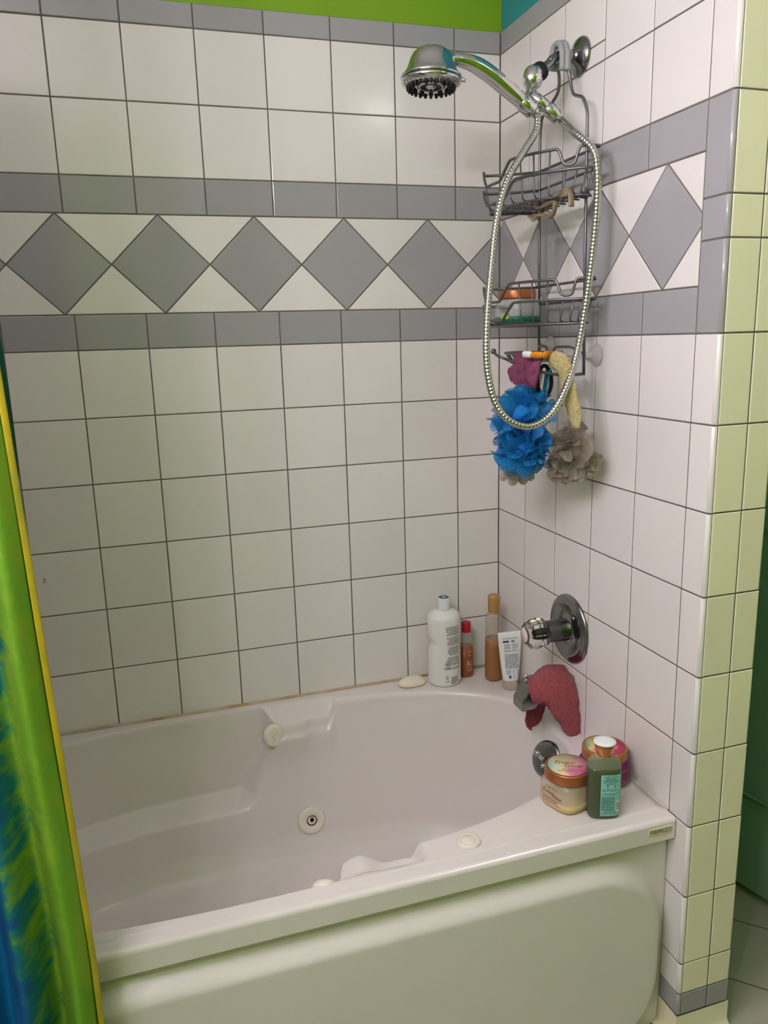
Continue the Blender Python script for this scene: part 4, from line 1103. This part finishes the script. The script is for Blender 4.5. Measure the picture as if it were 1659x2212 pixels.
# ------------------------------------------------------------------ things on the front corner of the deck
M_SCRIPT = mat('script_maroon', (120, 44, 52), .5)
def lidprint(name, cols_):
    m = bpy.data.materials.new(name); m.use_nodes = True; nt = m.node_tree; b = nt.nodes['Principled BSDF']; b.inputs['Roughness'].default_value = .4
    tc = nt.nodes.new('ShaderNodeTexCoord'); mp = nt.nodes.new('ShaderNodeMapping'); mp.inputs['Rotation'].default_value = (0, 0, .9); mp.inputs['Scale'].default_value = (12, 12, 12)
    nt.links.new(tc.outputs['Object'], mp.inputs[0]); n = nt.nodes.new('ShaderNodeTexNoise'); n.inputs['Scale'].default_value = 1.6; n.inputs['Detail'].default_value = 3
    nt.links.new(mp.outputs[0], n.inputs['Vector']); sx = nt.nodes.new('ShaderNodeSeparateXYZ'); nt.links.new(mp.outputs[0], sx.inputs[0])
    a = nt.nodes.new('ShaderNodeMath'); a.operation = 'MULTIPLY_ADD'; a.inputs[1].default_value = .75; a.inputs[2].default_value = .1
    nt.links.new(sx.outputs[0], a.inputs[0]); s_ = nt.nodes.new('ShaderNodeMath'); nt.links.new(a.outputs[0], s_.inputs[0]); nt.links.new(n.outputs['Fac'], s_.inputs[1])
    cr = nt.nodes.new('ShaderNodeValToRGB'); e = cr.color_ramp.elements; e[0].position = .18; e[1].position = .98
    e[0].color = srgb(cols_[0]); e[1].color = srgb(cols_[-1])
    for i, c in enumerate(cols_[1:-1]): q = e.new(.18+.8*(i+1)/(len(cols_)-1)); q.color = srgb(c)
    nt.links.new(s_.outputs[0], cr.inputs[0]); nt.links.new(cr.outputs[0], b.inputs['Base Color']); return m
def scrub_jar(name, label, c, rot, body_m, fill, lid_m, print_m):
    t = thing(name, label, 'jar')
    X = Matrix.Translation(c) @ Matrix.Rotation(rot, 4, 'Z')
    H = .061
    MB().loft(jar_body(3.6, .0465, H), 56, X).build('jar_body', body_m, t)
    if fill: MB().loft([(.0, .0392, .0392, 3.6), (.003, .0436, .0436, 3.6), (.010, .0468, .0468, 3.6), (.021, .0467, .0467, 3.6), (.0215, .043, .043, 3.6)], 48, X).build('scrub', fill, t)
    L = lid(t, X @ Matrix.Translation((0, 0, H-.001)), .0465, .0215, lid_m)
    zt = H-.001+.0215
    pd = MB(); pd.lathe([(.0405, 0), (.0405, .0008), (0, .0008)], 48); d = pd.build('lid_print', print_m, L); d.matrix_parent_inverse = Matrix(); d.matrix_local = X @ Matrix.Translation((0, 0, zt-.0007))
    return t, X, H, L, zt
# front jar
fc = V((-.172, -.676, RIM))
jt, X, H, L, zt = scrub_jar('scrub_jar', 'clear sugar scrub jar with copper lid lettered in script, nearest the basin', fc, .30, mat('clear_jar', (226, 212, 190), .1, alpha=.42), mat('peach_scrub', (212, 184, 138), .7), M_COPPER,
    lidprint('pastel_print', [(140, 196, 190), (196, 208, 170), (222, 196, 150), (214, 130, 160), (190, 70, 120)]))
ra = -.42
def ltop(u, v): return V((fc.x+u*cos(ra)-v*sin(ra), fc.y+u*sin(ra)+v*cos(ra), fc.z+zt+.0004))
mb = MB(); put_text(mb, 'Tropic', ltop, -.008, .009, .0165, shear=.45); put_text(mb, 'Glow', ltop, .008, -.003, .0165, shear=.45)
mb.build('script', M_SCRIPT, L)
mb = MB(); put_text(mb, 'SHEA SUGAR', ltop, -.002, -.0165, .0042); print_lines(mb, ltop, -.020, .020, -.024, -.020, 2, seed=8)
mb.build('small_print', mat('print_olive', (110, 104, 84), .6), L)
def fside(u, v):
    return X @ V((-.0472, -u, v)) 
mb = MB(); put_text(mb, 'TREE HUT', fside, 0, .047, .0075); mb.build('brand_print', mat('print_teal_grey', (96, 110, 110), .6), jt)
mb = MB(); put_text(mb, 'Tropic', fside, -.010, .037, .0115, shear=.45); put_text(mb, 'Glow', fside, .012, .032, .0115, shear=.45); mb.build('script', M_SCRIPT, jt)
mb = MB(); print_lines(mb, fside, -.022, .022, .013, .025, 4, seed=9, fill=.5); mb.build('small_print', DARK, jt)
rebase(jt, fc)
# purple jar
pc = V((-.060, -.634, RIM))
jt, X, H, L, zt = scrub_jar('scrub_jar', 'purple sugar scrub jar with a tan lid against the side wall', pc, .22, mat('purple_jar', (116, 22, 82), .3), None, mat('tan_lid', (170, 108, 62), .4, .25),
    lidprint('pink_print', [(96, 160, 160), (214, 200, 120), (206, 70, 120), (200, 40, 92), (196, 60, 110)]))
def pside(u, v): return X @ V((u, -.0469, v))
mb = MB(); put_text(mb, 'TREE HUT', pside, .004, .040, .0090); put_text(mb, 'SHEA SUGAR SCRUB', pside, .006, .018, .0050); print_lines(mb, pside, -.018, .030, .008, .014, 2, seed=11)
mb.build('brand_print', mat('print_lilac', (206, 140, 180), .5), jt)
rp = -.9
def ptop(u, v): return V((pc.x+u*cos(rp)-v*sin(rp), pc.y+u*sin(rp)+v*cos(rp), pc.z+zt+.0004))
mb = MB(); put_text(mb, 'SUGAR', ptop, .016, .006, .0075); put_text(mb, 'SCRUB', ptop, .016, -.002, .0075); mb.build('small_print', mat('print_pale', (236, 210, 214), .5), L)
rebase(jt, pc)
# green body wash bottle
gbt = thing('body_wash_bottle', 'green body wash bottle with a teal label, copper neck and white top', 'bottle')
gc = V((-.130, -.738, RIM)); X = Matrix.Translation(gc) @ Matrix.Rotation(-.34, 4, 'Z')
gsec = [(0, .0255, .015, 3), (.003, .030, .019, 3), (.010, .0325, .0212, 3.2), (.10, .0325, .0212, 3.2), (.113, .0320, .0205, 3), (.122, .0285, .0185, 2.6), (.129, .021, .0155, 2.2), (.133, .0165, .014, 2)]
MB().loft(gsec, 56, X).build('bottle_body', mat('clear_green', (176, 190, 160), .06, alpha=.28), gbt)
MB().loft([(0, .0257, .0152, 3), (.003, .0302, .0192, 3), (.010, .0327, .0214, 3.2), (.098, .0327, .0214, 3.2), (.108, .0324, .0210, 3), (.1085, .030, .019, 3)], 56, X).build('wash', mat('green_wash', (74, 86, 56), .08, alpha=.86), gbt)
MB().lathe([(.0148, .131), (.0155, .1325), (.0165, .137), (.0195, .149), (.0205, .155), (.0195, .1565)], 40, X).build('neck_cap', mat('rose_gold', (206, 138, 92), .12, .9), gbt)
MB().lathe([(.0200, .1555), (.0215, .157), (.0208, .1595), (.012, .1602), (0, .1602)], 40, X, sx=1.02).build('flip_top', mat('white_top', (240, 242, 244), .3), gbt)
def gmap(u, v): return X @ V((u, -.0216*(1-abs(min(.985, max(-.985, u/.0325)))**3.2)**(1/3.2)-.0005, v))
MB().grid(lambda u, v: gmap(lerp(-.010, .0295, u), lerp(.010, .098, v)), 16, 2).build('label', mat('teal_label', (140, 200, 192), .45), gbt)
def gm2(u, v): return gmap(u, v)+ (X.to_3x3() @ V((0, -.0004, 0)))
mb = MB()
put_text(mb, 'BODY WASH', gm2, .0098, .0935, .0042, bold=.01); put_text(mb, 'Moisturizing', gm2, .0098, .0895, .0036, bold=.02)
print_lines(mb, gm2, -.005, .025, .0815, .0875, 3, seed=20, fill=.55)
put_text(mb, 'MADE WITH', gm2, .0098, .0785, .0032, bold=.02)
for u in (.003, .0175): mb.add([gm2(u, .0765), gm2(u-.0017, .0735), gm2(u, .0715), gm2(u+.0017, .0735)], [(0,1,2,3)], 0, False)
print_lines(mb, gm2, -.007, .027, .063, .069, 2, seed=21, fill=.4); print_lines(mb, gm2, -.007, .027, .0545, .0595, 2, seed=22, fill=.5)
print_lines(mb, gm2, -.008, .018, .026, .052, 15, seed=23, fill=.62)
print_lines(mb, gm2, -.008, .018, .0225, .025, 1, seed=24, fill=.95); put_text(mb, 'Signature Series', gm2, .009, .0195, .0034, bold=.02); print_lines(mb, gm2, -.008, .026, .0125, .0175, 3, seed=25, fill=.45)
mb.build('label_print', mat('print_dark_teal', (22, 62, 62), .6), gbt)
MB().grid(lambda u, v: gm2(lerp(.0205, .0275, u), lerp(.0185, .042, v)), 3, 2).build('barcode_patch', mat('patch_white', (226, 228, 220), .5), gbt)
mb = MB()
for i in range(13): mb.add([gm2(.0212, .022+i*.0014)+X.to_3x3() @ V((0,-.0002,0)), gm2(.0268, .022+i*.0014)+X.to_3x3() @ V((0,-.0002,0)), gm2(.0268, .0226+i*.0014+.0003*(i % 3))+X.to_3x3() @ V((0,-.0002,0)), gm2(.0212, .0226+i*.0014+.0003*(i % 3))+X.to_3x3() @ V((0,-.0002,0))], [(0,1,2,3)], 0, False)
mb.build('barcode', DARK, gbt)
rebase(gbt, gc)
# stray hair on the back wall
hh = catmull([at(92, 1258, y=-.0008), at(97, 1259, y=-.0008), at(98, 1255, y=-.0008), at(94, 1252, y=-.0008), at(99, 1251, y=-.0008)], 5)
MB().tube(hh, .0005, 5).build('loose_hair', mat('hair_brown', (60, 48, 34), .6), label='short curled hair stuck to a tile near the curtain', cat='hair', origin=hh[4])
